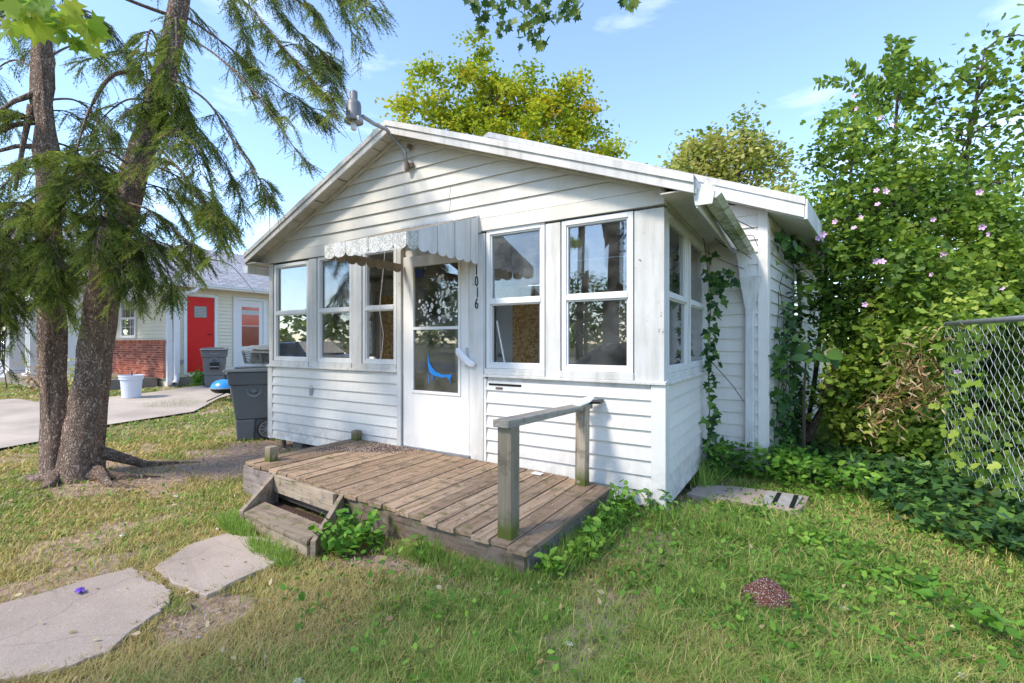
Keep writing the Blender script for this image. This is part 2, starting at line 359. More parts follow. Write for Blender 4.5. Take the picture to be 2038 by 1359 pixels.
def moundmat():
    m, nt = newmat('red_granules'); t = NT(nt); v = t.n('TexVoronoi', Vector=t.coord(), Scale=240.)
    r = t.n('SeparateColor', Color=v.outputs['Color']).outputs[0]
    col = t.ramp(r, [(0, (.07, .025, .018)), (.6, (.20, .075, .05)), (.88, (.30, .13, .09)), (.93, (.55, .48, .42))])
    t.out(t.pbsdf(col, .9, t.bump(v.outputs[0], 1., .006))); return m
M['mound'] = moundmat()

# ------------------------------------------------------------------ setting: ground
def axis(lo, a, b, hi, step):
    core = np.arange(a, b+step/2, step); g1 = a-np.geomspace(step*1.5, a-lo, 26)[::-1]; g2 = b+np.geomspace(step*1.5, hi-b, 26)
    return np.concatenate([g1, core, g2])
gx = axis(-400, -9.5, 4.5, 400, .07); gy = axis(-300, -4.2, 4.5, 500, .07)
XX, YY = np.meshgrid(gx, gy); micro = (fbm(XX, YY, 7)-.5)*.02*(np.abs(XX+2.5) < 7.5)*(np.abs(YY) < 5)
def dirt(x, y):   # 1 where soil is bare
    x = np.asarray(x, float); y = np.asarray(y, float); n = fbm(x, y, 1.7)-.5
    d = sstep(1.05, .45, np.hypot((x+4.7)/1.75, (y+.25)/1.15)+n*.9)
    d = np.maximum(d, .85*sstep(1.1, .5, np.hypot((x+5.2)/1.0, (y+1.7)/.8)+n*.9))
    d = np.maximum(d, sstep(.9, .3, np.hypot((x+1.35)/.8, (y+1.72)/.26)+n*.8))
    d = np.maximum(d, .9*sstep(.9, .3, np.hypot((x+1.70)/.36, (y+2.5)/.32)+n*.8))
    d = np.maximum(d, .8*sstep(.9, .2, np.hypot((x-.35)/.45, (y-.85)/.3)+n*.6))
    d = np.maximum(d, .7*sstep(.56, .7, fbm(x+9, y, 1.6)+.03)*(x < .3))
    return d
ZZ = gz(XX, YY)+micro
V = np.stack([XX.ravel(), YY.ravel(), ZZ.ravel()], 1); nx, ny = len(gx), len(gy)
ii = (np.arange(ny-1)[:, None]*nx+np.arange(nx-1)[None, :]).ravel(); F = np.stack([ii, ii+1, ii+nx+1, ii+nx], 1)
me = npmesh('ground', V, F); at = me.attributes.new('cover', 'FLOAT', 'POINT'); at.data.foreach_set('value', (1-dirt(XX, YY)).astype(np.float32).ravel())
me.shade_smooth(); go = link('ground', me, M['ground']); tag(go, 'patchy lawn of green and dry grass around the house', kind='structure')

def slab(name, pts, top, mat, label, thick=.08, sub=6, rough=.012):
    out = []
    n = len(pts)
    for k in range(n):
        a = Vector(pts[k]); b = Vector(pts[(k+1) % n])
        for j in range(sub):
            p = a.lerp(b, j/sub)
            if j: p += Vector((random.uniform(-rough, rough), random.uniform(-rough, rough)))
            out.append(p)
    mb = MB(); mb.v = [(p.x, p.y, float(gz(p.x, p.y))+top-thick) for p in out]+[(p.x, p.y, float(gz(p.x, p.y))+top) for p in out]
    m_ = len(out); mb.f = [tuple(range(m_-1, -1, -1)), tuple(range(m_, 2*m_))]+[(k, (k+1) % m_, m_+(k+1) % m_, m_+k) for k in range(m_)]
    o = mb.build(name, mat, bevel=.006); tag(o, label, kind='structure'); return o
slab('path', [(-2.49, -2.44), (-2.69, -2.15), (-2.68, -1.91), (-2.30, -1.80), (-2.06, -1.80), (-1.95, -1.98), (-1.90, -2.42), (-2.18, -2.47)], .028, M['conc'], 'broken concrete path slab nearest the deck steps')
slab('path', [(-2.62, -2.50), (-2.35, -2.53), (-2.12, -2.50), (-2.0, -2.56), (-1.93, -2.66), (-1.76, -2.90), (-1.80, -3.06), (-2.0, -3.3), (-2.3, -3.75), (-3.0, -3.6), (-2.72, -3.1), (-2.68, -2.75)], .024, M['conc'], 'large concrete path slab at the bottom left corner')
slab('path', [(-2.50, -2.47), (-2.22, -2.50), (-2.12, -2.52), (-2.3, -2.56), (-2.6, -2.52)], .012, M['conc'], 'small sunken concrete fragment between the two path slabs')
# neighbour's driveway, following the ground, right to the street
dr = [(-7.2, -6.5), (-7.6, -3), (-8.05, -2.02), (-8.21, -1.57), (-8.9, -.63), (-9.2, .81), (-10.6, 2.0), (-11.2, 2.84), (-11.3, 9), (-13.6, 9), (-13.6, 3.5), (-12.9, 2.2), (-12.3, .9), (-12.2, -.6), (-13.5, -.75), (-13.5, -6.5)]
mb = MB(); bm = bmesh.new(); vv = [bm.verts.new((p[0], p[1], 0)) for p in dr]; bm.faces.new(vv)
bmesh.ops.triangulate(bm, faces=bm.faces)
bmesh.ops.subdivide_edges(bm, edges=bm.edges, cuts=6, use_grid_fill=True)
for v in bm.verts: v.co.z = float(gz(v.co.x, v.co.y))+.035
me = bpy.data.meshes.new('driveway'); bm.to_mesh(me); bm.free()
tag(link('driveway', me, M['drive']), 'pale concrete driveway beside the cream house', kind='structure')
mb = MB(); mb.box(-120, -21, -.06, 120, -14, -.004); tag(mb.build('street', plain('asphalt', (.06, .06, .06), .9)), 'asphalt street in front of the yard', kind='structure')
mb = MB(); mb.box(-13.9, .35, .0, -30, 2.33, .42)
# ------------------------------------------------------------------ THE HOUSE
house = thing('house', (-2.6, 0, 0), 'small white clapboard house with glazed front porch and gable', 'house')
def lap(T, u0, u1, z0, z1, mat, name='siding_board', ut0=None, ut1=None, out=.025, parent=house):
    ut0 = u0 if ut0 is None else ut0; ut1 = u1 if ut1 is None else ut1
    j = random.uniform(-.0015, .0015); mb = MB()
    mb.hexa([T(u0, out, z0+j), T(u1, out, z0+j), T(u1, -.004, z0+j), T(u0, -.004, z0+j), T(ut0, .005, z1-.002), T(ut1, .005, z1-.002), T(ut1, -.004, z1-.002), T(ut0, -.004, z1-.002)])
    return mb.build(name, mat, parent)
Tf = lambda u, v, z: (u, -v, z)             # porch front, y=0, outwards -y
Ts = lambda u, v, z: (v, u, z)              # porch right side, x=0, u = y
Tm = lambda u, v, z: (u, 2-v, z)            # main house front wall, y=2
ZB, ZS = .115, 1.075                        # bottom of siding, sill
RX, RZ, SL, SR = -2.807, 3.665, .423, .372  # gable apex of the porch
nb = 8; hb = (ZS-ZB)/nb
for k in range(nb):
    z0, z1 = ZB+k*hb, ZB+(k+1)*hb
    lap(Tf, -5.20, -2.86, z0, z1, M['siding'])
    lap(Tf, -1.69, -.09, z0, z1-(.02 if k == nb-1 else 0), M['siding'])
    lap(Ts, .10, 1.99, z0, z1, M['siding'])
# knee wall backing
mb = MB(); mb.box(-5.27, .006, ZB+.02, -2.80, .09, 1.06); mb.box(-1.70, .006, ZB+.02, -.02, .09, 1.06); mb.box(-.09, .09, ZB+.02, -.006, 1.99, 1.06)
mb.box(-5.27, .09, ZB+.02, -5.19, 1.99, 1.06); mb.build('knee_wall', M['inner'], house)
# corner boards
def cb(a, b, c, d, e, f, nm='corner_board', mat=None): MB().box(a, b, c, d, e, f).build(nm, mat or M['trim'], house, bevel=.003)
cb(-5.295, -.024, ZB-.01, -5.20, .0, ZS); cb(-5.307, -.024, ZB-.01, -5.297, .08, ZS)
cb(-.09, -.024, .07, .024, .0, ZS, mat=M['siding']); cb(.002, .002, .07, .024, .10, ZS, mat=M['siding'])
# wall posts between windows (front), sill z 1.08 -> head 2.49
ZH = 2.47
for a, b in ((-5.285, -5.20), (-4.42, -4.265), (-3.60, -3.44), (-2.87, -2.80), (-1.85, -1.69), (-1.03, -.885), (-.225, .012)):
    MB().box(a, -.016, ZS+.03 if a not in (-1.85, -2.87) else .27, b, .07, ZH).build('wall_post', M['trim'], house, bevel=.004)
MB().box(-.016, .0725, ZS+.03, .014, .09, ZH).build('wall_post', M['trim'], house, bevel=.002)
MB().box(-.06, .90, ZS+.03, .012, .97, ZH).build('wall_post', M['trim'], house, bevel=.004)
MB().box(-.06, 1.83, ZS+.03, .012, 1.99, ZH).build('wall_post', M['trim'], house, bevel=.004)
for y in (.09, .9, 1.83): MB().box(-5.285, y, ZS+.03, -5.22, y+.08, ZH).build('wall_post', M['trim'], house)
# sills
MB().hexa([(-5.31, -.045, ZS+.004), (-2.86, -.045, ZS+.004), (-2.86, .09, ZS+.004), (-5.31, .09, ZS+.004), (-5.31, -.045, ZS+.028), (-2.86, -.045, ZS+.028), (-2.86, .09, ZS+.05), (-5.31, .09, ZS+.05)]).build('sill_board', M['trim'], house, bevel=.003)
MB().hexa([(-1.69, -.045, ZS+.004), (.03, -.045, ZS+.004), (.03, .09, ZS+.004), (-1.69, .09, ZS+.004), (-1.69, -.045, ZS+.026), (.03, -.045, ZS+.026), (.03, .09, ZS+.05), (-1.69, .09, ZS+.05)]).build('sill_board', M['trim'], house, bevel=.003)
MB().hexa([(-.06, .092, ZS+.004), (.045, .092, ZS+.004), (.045, 1.99, ZS+.004), (-.06, 1.99, ZS+.004), (-.06, .092, ZS+.05), (.045, .092, ZS+.026), (.045, 1.99, ZS+.026), (-.06, 1.99, ZS+.05)]).build('sill_board', M['trim'], house, bevel=.003)
mb = MB(); mb.box(-1.66, -.012, ZS-.03, -.10, -.006, ZS+.004)
for k in range(40): mb.box(-1.66+k*.039, -.0155, ZS-.022, -1.66+k*.039+.026, -.0125, ZS-.014)
mb.build('sill_strip', M['fascia'], house, label='perforated metal strip under the sill')
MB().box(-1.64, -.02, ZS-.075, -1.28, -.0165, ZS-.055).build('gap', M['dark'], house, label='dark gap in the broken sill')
MB().box(-1.56, -.0235, ZS-.115, -1.48, -.020, ZS-.088).build('chip', M['rust'], house, label='dark brown broken chip in the top board')
MB().box(-4.395, -.0225, .735, -4.33, -.0185, .86).build('patch', M['metal'], house, label='small grey patch on the siding')
# ------- windows
def window(T, u0, u1, z0, z1, zr, depth=-.012, mat='glass', fr=.042, missing=False, parent=house, name='window', framemat='alu'):
    """frame (one mesh) with two panes as children; T maps (u, outward, z)"""
    mb = MB(); d0, d1 = depth+.022, depth-.03; u0 += .007; u1 -= .007
    def bx(a, b, c, d, o=0): mb.hexa([T(a, d0+o, c), T(b, d0+o, c), T(b, d1, c), T(a, d1, c), T(a, d0+o, d), T(b, d0+o, d), T(b, d1, d), T(a, d1, d)])
    bx(u0, u0+fr, z0, z1); bx(u1-fr, u1, z0, z1); bx(u0+fr, u1-fr, z0, z0+fr, .002); bx(u0+fr, u1-fr, z1-fr, z1, .002)
    bx(u0+fr, u1-fr, zr-.022, zr+.02, .006)
    g = .014     # inner sash lip
    for a, b in ((z0+fr, zr-.022), (zr+.02, z1-fr)):
        bx(u0+fr, u0+fr+g, a, b, -.012); bx(u1-fr-g, u1-fr, a, b, -.012); bx(u0+fr+g, u1-fr-g, a, a+g, -.012); bx(u0+fr+g, u1-fr-g, b-g, b, -.012)
    w = mb.build(name, M[framemat], parent, bevel=.002); mb = MB()
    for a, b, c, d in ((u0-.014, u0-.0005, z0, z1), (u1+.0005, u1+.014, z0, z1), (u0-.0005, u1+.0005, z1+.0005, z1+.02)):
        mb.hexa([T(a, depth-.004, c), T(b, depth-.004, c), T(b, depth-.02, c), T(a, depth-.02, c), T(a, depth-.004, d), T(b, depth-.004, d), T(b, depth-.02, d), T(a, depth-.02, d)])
    if parent is house: mb.build('gap_shadow', M['dark'], w)  # dark strips stand in for the shadow in the gaps round the frame
    mats = mat if isinstance(mat, tuple) else (mat, mat)
    for q, (a, b) in enumerate(((z0+fr, zr-.022), (zr+.02, z1-fr))):
        if mats[q] is None: continue
        p = MB(); v = depth-.006-.008*q; tl = .003 if q else 0
        p.add([T(u0+fr+g, v, a+g), T(u1-fr-g, v+tl, a+g), T(u1-fr-g, v, b-g), T(u0+fr+g, v, b-g), T(u0+fr+g, v-.003, a+g), T(u1-fr-g, v-.003+tl, a+g), T(u1-fr-g, v-.003, b-g), T(u0+fr+g, v-.003, b-g)],
              [(0, 1, 2, 3), (7, 6, 5, 4), (0, 4, 5, 1), (1, 5, 6, 2), (2, 6, 7, 3), (3, 7, 4, 0)])
        p.build('pane', M[mats[q]], w)
    return w
ZW0, ZR = 1.165, 1.80
for a, b in ((-5.20, -4.42), (-4.265, -3.60), (-3.44, -2.87), (-1.69, -1.03), (-.885, -.225)): MB().box(a+.002, -.03, ZS+.03, b-.002, .05, ZW0-.002).build('sub_sill', M['trim'], house, bevel=.004)
MB().box(-.05, .1, ZS+.03, .026, 1.9, ZW0-.002).build('sub_sill', M['trim'], house, bevel=.004)
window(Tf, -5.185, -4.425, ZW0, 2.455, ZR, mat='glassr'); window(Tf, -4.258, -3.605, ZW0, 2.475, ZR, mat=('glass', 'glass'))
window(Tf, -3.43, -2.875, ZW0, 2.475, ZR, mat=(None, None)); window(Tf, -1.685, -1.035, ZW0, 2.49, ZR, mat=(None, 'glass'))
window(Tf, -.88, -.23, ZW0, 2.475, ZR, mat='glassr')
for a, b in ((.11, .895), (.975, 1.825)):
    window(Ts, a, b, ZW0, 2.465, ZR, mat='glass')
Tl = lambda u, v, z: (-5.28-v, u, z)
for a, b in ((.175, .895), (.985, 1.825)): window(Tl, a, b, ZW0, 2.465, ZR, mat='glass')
# cord hanging in the third window, stick in the fourth
mb = MB(); mb.tube([(-3.02, -.045, 2.44), (-3.05, -.045, 2.2), (-3.09, -.05, 1.9), (-3.10, -.05, 1.75), (-3.04, -.05, 1.5), (-3.07, -.045, 1.3), (-3.1, -.045, 1.2)], .004, 5)
mb.build('cord', M['trim'], house, label='pale cord hanging in the open window')
MB().beam((-1.60, .06, 1.62), (-1.50, .05, 1.20), .012, .012).build('loose_stick', M['trim'], house)
# frieze and gable
def clipx(z): return max(-5.475, RX-(RZ-z)/SL), min(.012, RX+(RZ-z)/SR)
l0, r0 = clipx(2.49); l1, r1 = clipx(2.62)
for a, b, c, d in ((-5.475, -5.43, -1.73, -1.73), (-1.727, -1.727, .014, .014)):
    MB().hexa([(a, -.030, 2.478 if a < -2 else 2.49), (c, -.030, 2.478 if a < -2 else 2.49), (c, .05, 2.49), (a, .05, 2.49), (b if a < -2 else a, -.026, 2.612), (d, -.026, 2.612), (d, .05, 2.612), (b if a < -2 else a, .05, 2.612)]).build('frieze_board', M['gable'], house, bevel=.002)
z = 2.614; k = 0
while z < RZ-.04:
    z1 = min(z+.131, RZ-.005); a0, b0 = clipx(z); a1, b1 = clipx(z1)
    if k in (1, 2):
        lap(Tf, a0, -2.123, z, z1, M['gable'], ut0=a1, ut1=-2.123, out=.026); lap(Tf, -2.118, b0, z, z1, M['gable'], ut0=-2.118, ut1=b1, out=.022)
    else: lap(Tf, a0, b0, z, z1, M['gable'], ut0=a1, ut1=b1, out=.024)
    z += .131; k += 1
mb = MB(); mb.add([(-5.46, .004, 2.5), (0, .004, 2.5), (0, .004, 2.61), (RX, .004, RZ), (-5.46, .004, 2.55), (-5.46, .05, 2.5), (0, .05, 2.5), (0, .05, 2.61), (RX, .05, RZ), (-5.46, .05, 2.55)],
                  [(0, 1, 2, 3, 4), (9, 8, 7, 6, 5), (0, 5, 6, 1), (1, 6, 7, 2), (2, 7, 8, 3), (3, 8, 9, 4), (4, 9, 5, 0)]); mb.build('gable_wall', M['inner'], house)
# corner cap above right corner, beam under the right eave
MB().box(-.03, -.034, 2.49, .016, -.031, 2.70).build('corner_cap', M['trim'], house)
MB().box(.014, -.02, 2.49, .028, 1.98, 2.60).build('eave_beam', M['soffit'], house)
# side wall head boards
MB().box(-.05, .0925, 2.475, .010, 1.99, 2.56).build('head_board', M['trim'], house); MB().box(-5.28, .06, 2.475, -5.2, 1.99, 2.6).build('head_board', M['inner'], house)
# ------- porch roof
def roofz(x, top): return top-(SL*(RX-x) if x < RX else SR*(x-RX))
OY = -.225
roof = MB()
TZ = 3.755
XL, XR = -5.52, .27
for a, b in ((XL, RX), (RX, XR)):
    pa, pb = (a, roofz(a, TZ)), (b, roofz(b, TZ)); th = .035
    roof.hexa([(pa[0], OY-.012, pa[1]-th), (pb[0], OY-.012, pb[1]-th), (pb[0], 2.2, pb[1]-th), (pa[0], 2.2, pa[1]-th), (pa[0], OY-.012, pa[1]), (pb[0], OY-.012, pb[1]), (pb[0], 2.2, pb[1]), (pa[0], 2.2, pa[1])])
rf = roof.build('roof', M['shingle'], house)
for s, (a, b) in enumerate(((XL, RX), (RX, XR))):
    za, zb = roofz(a, TZ-.037), roofz(b, TZ-.037); h = .095
    mb = MB(); mb.hexa([(a, OY, za-h), (b, OY, zb-h), (b, OY+.02, zb-h), (a, OY+.02, za-h), (a, OY, za), (b, OY, zb), (b, OY+.02, zb), (a, OY+.02, za)])
    mb.build('fascia_board', M['fascia'], rf, bevel=.002)
    mb = MB(); h = .028; mb.hexa([(a, OY-.016, za-h+.006), (b, OY-.016, zb-h+.006), (b, OY-.001, zb-h+.006), (a, OY-.001, za-h+.006), (a, OY-.016, za+.034), (b, OY-.016, zb+.034), (b, OY-.001, zb+.03), (a, OY-.001, za+.03)])
    mb.build('drip_edge', M['fascia'], rf)
    n_ = 19; gap = .006
    for k in range(n_):
        u = random.uniform(-.012, .012)
        x0 = a+(b-a)*(k+.0)/n_+gap+(u if k else 0); x1 = a+(b-a)*(k+1)/n_-gap*.3
        zz0, zz1 = roofz(x0, RZ-.002), roofz(x1, RZ-.002); dz = random.uniform(-.006, .004)
        MB().hexa([(x0, OY+.021, zz0+dz), (x1, OY+.021, zz1+dz), (x1, -.03, zz1), (x0, -.03, zz0), (x0, OY+.021, zz0+dz+.01), (x1, OY+.021, zz1+dz+.01), (x1, -.03, zz1+.01), (x0, -.03, zz0+.01)]).build('soffit_panel', M['soffit'], rf)
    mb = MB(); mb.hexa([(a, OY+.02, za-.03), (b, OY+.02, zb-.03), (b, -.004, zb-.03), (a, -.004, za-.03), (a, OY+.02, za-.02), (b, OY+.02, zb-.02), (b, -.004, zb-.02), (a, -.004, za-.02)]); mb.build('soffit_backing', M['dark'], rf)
    # moulding where soffit meets gable
    aa, bb = max(a, -5.46), min(b, .0)
    mb = MB(); z_a, z_b = roofz(aa, RZ-.006), roofz(bb, RZ-.006); mb.hexa([(aa, -.05, z_a-.022), (bb, -.05, z_b-.022), (bb, -.02, z_b-.03), (aa, -.02, z_a-.03), (aa, -.05, z_a), (bb, -.05, z_b), (bb, -.02, z_b), (aa, -.02, z_a)]); mb.build('moulding', M['soffit'], rf)
# eave soffits on both sides and roof underside
MB().box(XL, OY+.02, roofz(XL, TZ)-.135, -5.285, 2.0, roofz(XL, TZ)-.125).build('eave_soffit', M['soffit'], rf)
MB().box(.03, OY+.02, roofz(XR, TZ)-.10, XR, 1.98, roofz(XR, TZ)-.09).build('eave_soffit', M['soffit'], rf)
MB().box(XR-.004, OY+.02, roofz(XR, TZ)-.13, XR+.012, 1.98, roofz(XR, TZ)-.03).build('fascia_board', M['fascia'], rf)
MB().box(XL-.012, OY+.02, roofz(XL, TZ)-.15, XL+.004, 1.98, roofz(XL, TZ)-.03).build('fascia_board', M['fascia'], rf)
# ------- main house front wall (y=2), right strip and left part seen through the glass
WX = .60
z = .10; k = 0
while z < 2.86:
    z1 = z+.135
    lap(Tm, .03, WX-.085, z, z1, M['siding']); z = z1; k += 1
MB().box(-.05, 1.995, 0, WX, 2.1, 2.8).build('wall', M['inner'], house)
MB().box(WX-.083, 1.97, .02, WX+.01, 1.999, 2.88).build('corner_board', M['siding'], house, bevel=.003)
# side wall of the main house, not quite square to the front
sdir = Vector((.115, .993, 0)); sn = Vector((.993, -.115, 0))
def Tr(u, v, z): p = Vector((WX, 2.0, 0))+sdir*u+sn*v; return (p.x, p.y, z)
WU0, WU1, WZ0, WZ1 = 1.75, 2.45, 1.62, 2.45
z = .10
while z < 2.70:
    z1 = z+.135
    if z1 < WZ0-.05 or z > WZ1+.02: lap(Tr, .09, 5.5, z, z1, M['siding'])
    else: lap(Tr, .09, WU0-.06, z, z1, M['siding']); lap(Tr, WU1+.06, 5.5, z, z1, M['siding'])
    z = z1
mb = MB(); mb.hexa([Tr(0, -.01, 0), Tr(5.5, -.01, 0), Tr(5.5, -.1, 0), Tr(0, -.1, 0), Tr(0, -.01, 2.8), Tr(5.5, -.01, 2.8), Tr(5.5, -.1, 2.8), Tr(0, -.1, 2.8)]); mb.build('wall', M['inner'], house)
mb = MB(); mb.hexa([Tr(.0, .022, .02), Tr(.09, .022, .02), Tr(.09, -.0, .02), Tr(.0, -.0, .02), Tr(.0, .022, 2.75), Tr(.09, .022, 2.75), Tr(.09, 0, 2.75), Tr(0, 0, 2.75)]); mb.build('corner_board', M['siding'], house)
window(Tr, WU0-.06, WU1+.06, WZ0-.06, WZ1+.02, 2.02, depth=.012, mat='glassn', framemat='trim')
# main roof gable
MX, MZ, MS = -2.872, 4.40, .402; MY = 1.78
mxr, mxl = .95, -6.75
def mz(x, top): return top-MS*abs(x-MX)
mb = MB()
for a, b in ((mxl, MX), (MX, mxr)):
    mb.hexa([(a, MY-.012, mz(a, MZ)-.03), (b, MY-.012, mz(b, MZ)-.03), (b+.8*(b > 0), 8.5, mz(b, MZ)-.03), (a, 8.5, mz(a, MZ)-.03), (a, MY-.012, mz(a, MZ)), (b, MY-.012, mz(b, MZ)), (b+.8*(b > 0), 8.5, mz(b, MZ)), (a, 8.5, mz(a, MZ))])
mr = mb.build('roof', M['shingle'], house)
for a, b in ((mxl, MX), (MX, mxr)):
    h = .175; za, zb = mz(a, MZ-.032), mz(b, MZ-.032)
    MB().hexa([(a, MY, za-h), (b, MY, zb-h), (b, MY+.025, zb-h), (a, MY+.025, za-h), (a, MY, za), (b, MY, zb), (b, MY+.025, zb), (a, MY+.025, za)]).build('fascia_board', M['gut'], mr, bevel=.003)
    h = .045; MB().hexa([(a, MY-.014, za-h), (b, MY-.014, zb-h), (b, MY-.001, zb-h), (a, MY-.001, za-h), (a, MY-.014, za+.03), (b, MY-.014, zb+.03), (b, MY-.001, zb+.03), (a, MY-.001, za+.03)]).build('drip_edge', M['fascia'], mr, bevel=.002)
    MB().hexa([(a, MY+.026, za-.16), (b, MY+.026, zb-.16), (b, 1.97, zb-.16), (a, 1.97, za-.16), (a, MY+.026, za-.15), (b, MY+.026, zb-.15), (b, 1.97, zb-.15), (a, 1.97, za-.15)]).build('soffit_board', M['soffit'], mr)
# right eave fascia and soffit of the main roof
za = mz(mxr, MZ-.032)
MB().hexa([(mxr-.01, MY+.0, za-.19), (mxr+.02, MY, za-.19), (mxr+.82, 8.4, za-.19), (mxr+.79, 8.4, za-.19), (mxr-.01, MY, za+.01), (mxr+.02, MY, za+.01), (mxr+.82, 8.4, za+.01), (mxr+.79, 8.4, za+.01)]).build('fascia_board', M['gut'], mr, bevel=.003)
zs_ = mz(WX-.02, MZ-.032)-.17
MB().hexa([(WX-.02, MY+.027, zs_), (mxr-.012, MY+.027, za-.185), (mxr+.78, 8.4, za-.185), (WX+.74, 8.4, zs_), (WX-.02, MY+.027, zs_+.01), (mxr-.012, MY+.027, za-.175), (mxr+.78, 8.4, za-.175), (WX+.74, 8.4, zs_+.01)]).build('eave_soffit', M['siding'], mr)
mb = MB(); mb.add([(-6.3, 2.0, 2.8), (WX, 2.0, 2.8), (MX, 2.0, 4.2), (-6.3, 2.1, 2.8), (WX, 2.1, 2.8), (MX, 2.1, 4.2)], [(0, 1, 2), (5, 4, 3), (0, 3, 4, 1), (1, 4, 5, 2), (2, 5, 3, 0)]); mb.build('gable_wall', M['siding'], house)
# left part of main wall
z = .10
while z < 2.80: lap(Tm, -6.3, -5.31, z, z+.135, M['siding']); z += .135
MB().box(-6.3, 2.0, 0, -5.3, 2.1, 2.8).build('wall', M['inner'], house); MB().box(-6.32, 2.0, 0, -6.3, 7, 2.8).build('wall', M['siding'], house)
MB().box(-6.3, 7, 0, 1.2, 7.1, 2.8).build('wall', M['inner'], house)
# inside the porch
MB().box(-5.2, .09, .24, -.09, 1.99, .30).build('floor', M['floor'], house)
MB().box(-5.2, .06, 2.49, -.05, 1.99, 2.52).build('ceiling', M['inner'], house)
z = .3
while z < 2.45:      # old clapboards on the inner wall
    lap(Tm, -4.75, -3.32, z, z+.135, M['siding']); z += .135
mb = MB(); mb.box(-5.2, 2.0, .3, -4.72, 2.08, 2.49); mb.box(-4.72, 2.003, .3, -3.32, 2.08, 2.49); mb.box(-3.3, 2.0, .3, -2.93, 2.08, 2.49); mb.box(-1.98, 2.0, .3, -.05, 2.08, 2.49); mb.box(-2.93, 2.0, 2.22, -1.98, 2.08, 2.49); mb.build('inner_wall', M['inner'], house)
d_ = MB().box(-2.91, 2.02, .3, -2.0, 2.06, 2.20).build('inner_door', M['innerdoor'], house, label='pale inner door with a boarded-up panel')
MB().box(-2.62, 2.008, .55, -2.21, 2.019, 2.0).build('strand_board_panel', M['osb'], d_)
MB().lathe((-2.83, 1.99, 1.22), [(.02, .03), (.03, .0), (.028, -.02), (.0, -.025)], 12, 'y').build('door_knob', M['metal'], d_)
MB().box(-2.98, 1.96, .3, -2.93, 1.999, 2.25).build('door_casing', M['trim'], house); MB().box(-1.97, 1.96, .3, -1.92, 1.999, 2.25).build('door_casing', M['trim'], house)
MB().box(-2.5, 1.985, 1.95, -2.25, 1.997, 2.15).build('dark_panel', M['dark'], house)
MB().box(-5.19, 1.92, .5, -4.86, 1.96, 2.2).build('strand_board_panel', M['osb'], house, label='strand board sheet leaning in the porch corner')
MB().box(-4.6, .35, .3, -4.3, .9, .95).build('cupboard', M['inner'], house)
MB().box(-.6, 1.3, 1.25, -.12, 1.36, 1.9).build('curtain', M['curtain'], house)
MB().lathe((-2.35, 1.2, 2.49), [(.0, 0), (.11, 0), (.1, -.04), (.05, -.07), (0, -.075)], 16).build('ceiling_lamp', M['innerdoor'], house)
MB().box(-5.2, 1.7, 2.25, -.1, 1.9, 2.40).build('beam', M['inner'], house)
# foundation
mb = MB(); mb.box(-4.95, .12, -.1, -4.75, .3, .13); mb.box(-3.9, .12, -.1, -3.7, .3, .13); mb.box(-1.6, .12, -.1, -1.4, .3, .13); mb.build('foundation_pier', M['block'], house)
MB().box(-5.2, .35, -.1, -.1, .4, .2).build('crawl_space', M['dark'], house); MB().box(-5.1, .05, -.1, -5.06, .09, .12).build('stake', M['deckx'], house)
MB().box(.0, 2.02, -.1, .6, 2.06, .12).build('foundation', M['block'], house)

# ------- storm door
door = MB(); ZD0, ZD1 = .29, 2.335; dx0, dx1 = -2.775, -1.885; gx0, gx1, gz0, gz1 = -2.62, -2.015, .90, 2.22
for a, b, c, d in ((dx0, gx0, ZD0, ZD1), (gx1, dx1, ZD0, ZD1), (gx0, gx1, ZD0, gz0), (gx0, gx1, gz1, ZD1)): door.box(a, -.012, c, b, .022, d)
for a, b, c, d in ((gx0-.03, gx0, gz0-.03, gz1+.03), (gx1, gx1+.03, gz0-.03, gz1+.03), (gx0, gx1, gz0-.03, gz0), (gx0, gx1, gz1, gz1+.03)): door.box(a, -.022, c, b, -.0125, d)
dr_o = door.build('storm_door', M['door'], house, bevel=.003, label='white storm door with two glass panes')
MB().box(gx0, -.018, 1.545, gx1, .01, 1.575).build('door_rail', M['alu'], dr_o)
MB().box(gx0, -.006, gz0, gx1, -.003, 1.545).build('pane', M['glass'], dr_o); MB().box(gx0, .0, 1.575, gx1, .003, gz1).build('pane', M['glass'], dr_o)
st = MB().box(-2.595, -.0095, 2.105, -2.50, -.0065, 2.19).build('sticker', M['sticker'], dr_o, label='small navy square sticker in the upper pane')
# scuffed white paint flakes stuck on the upper pane
mb = MB()
for k in range(95):
    cx_, cz_ = random.choice([(-2.23, 1.86), (-2.25, 2.05), (-2.42, 1.72), (-2.2, 1.67), (-2.32, 1.86), (-2.5, 1.8), (-2.28, 1.62)]); cx_ += random.gauss(0, .05); cz_ += random.gauss(0, .045); r = abs(random.gauss(0, .012))+.004
    if not (gx0+.03 < cx_ < gx1-.03 and 1.60 < cz_ < 2.18): continue
    n_ = 7; a0 = random.random()*6; pts = [(cx_+r*random.uniform(.4, 1.3)*math.cos(a0+q*6.283/n_), cz_+r*random.uniform(.4, 1.5)*math.sin(a0+q*6.283/n_)) for q in range(n_)]
    mb.add([(p[0], -.0055, p[1]) for p in pts]+[(p[0], -.0035, p[1]) for p in pts], [tuple(range(n_)), tuple(range(2*n_-1, n_-1, -1))])
tag(mb.build('paint_flakes', M['paper'], dr_o), kind='stuff')
mb = MB()   # blue sprayed boat shape on the lower pane
P1 = [(a_, b_+.085+.35*max(0, .0)) for a_, b_ in [(-2.43, 1.22), (-2.425, 1.10), (-2.41, 1.02), (-2.36, .985), (-2.24, .965), (-2.17, .975), (-2.15, .95), (-2.12, .955), (-2.10, 1.03), (-2.115, 1.0), (-2.16, .995), (-2.24, .995), (-2.32, 1.02), (-2.375, 1.07), (-2.405, 1.12)]]
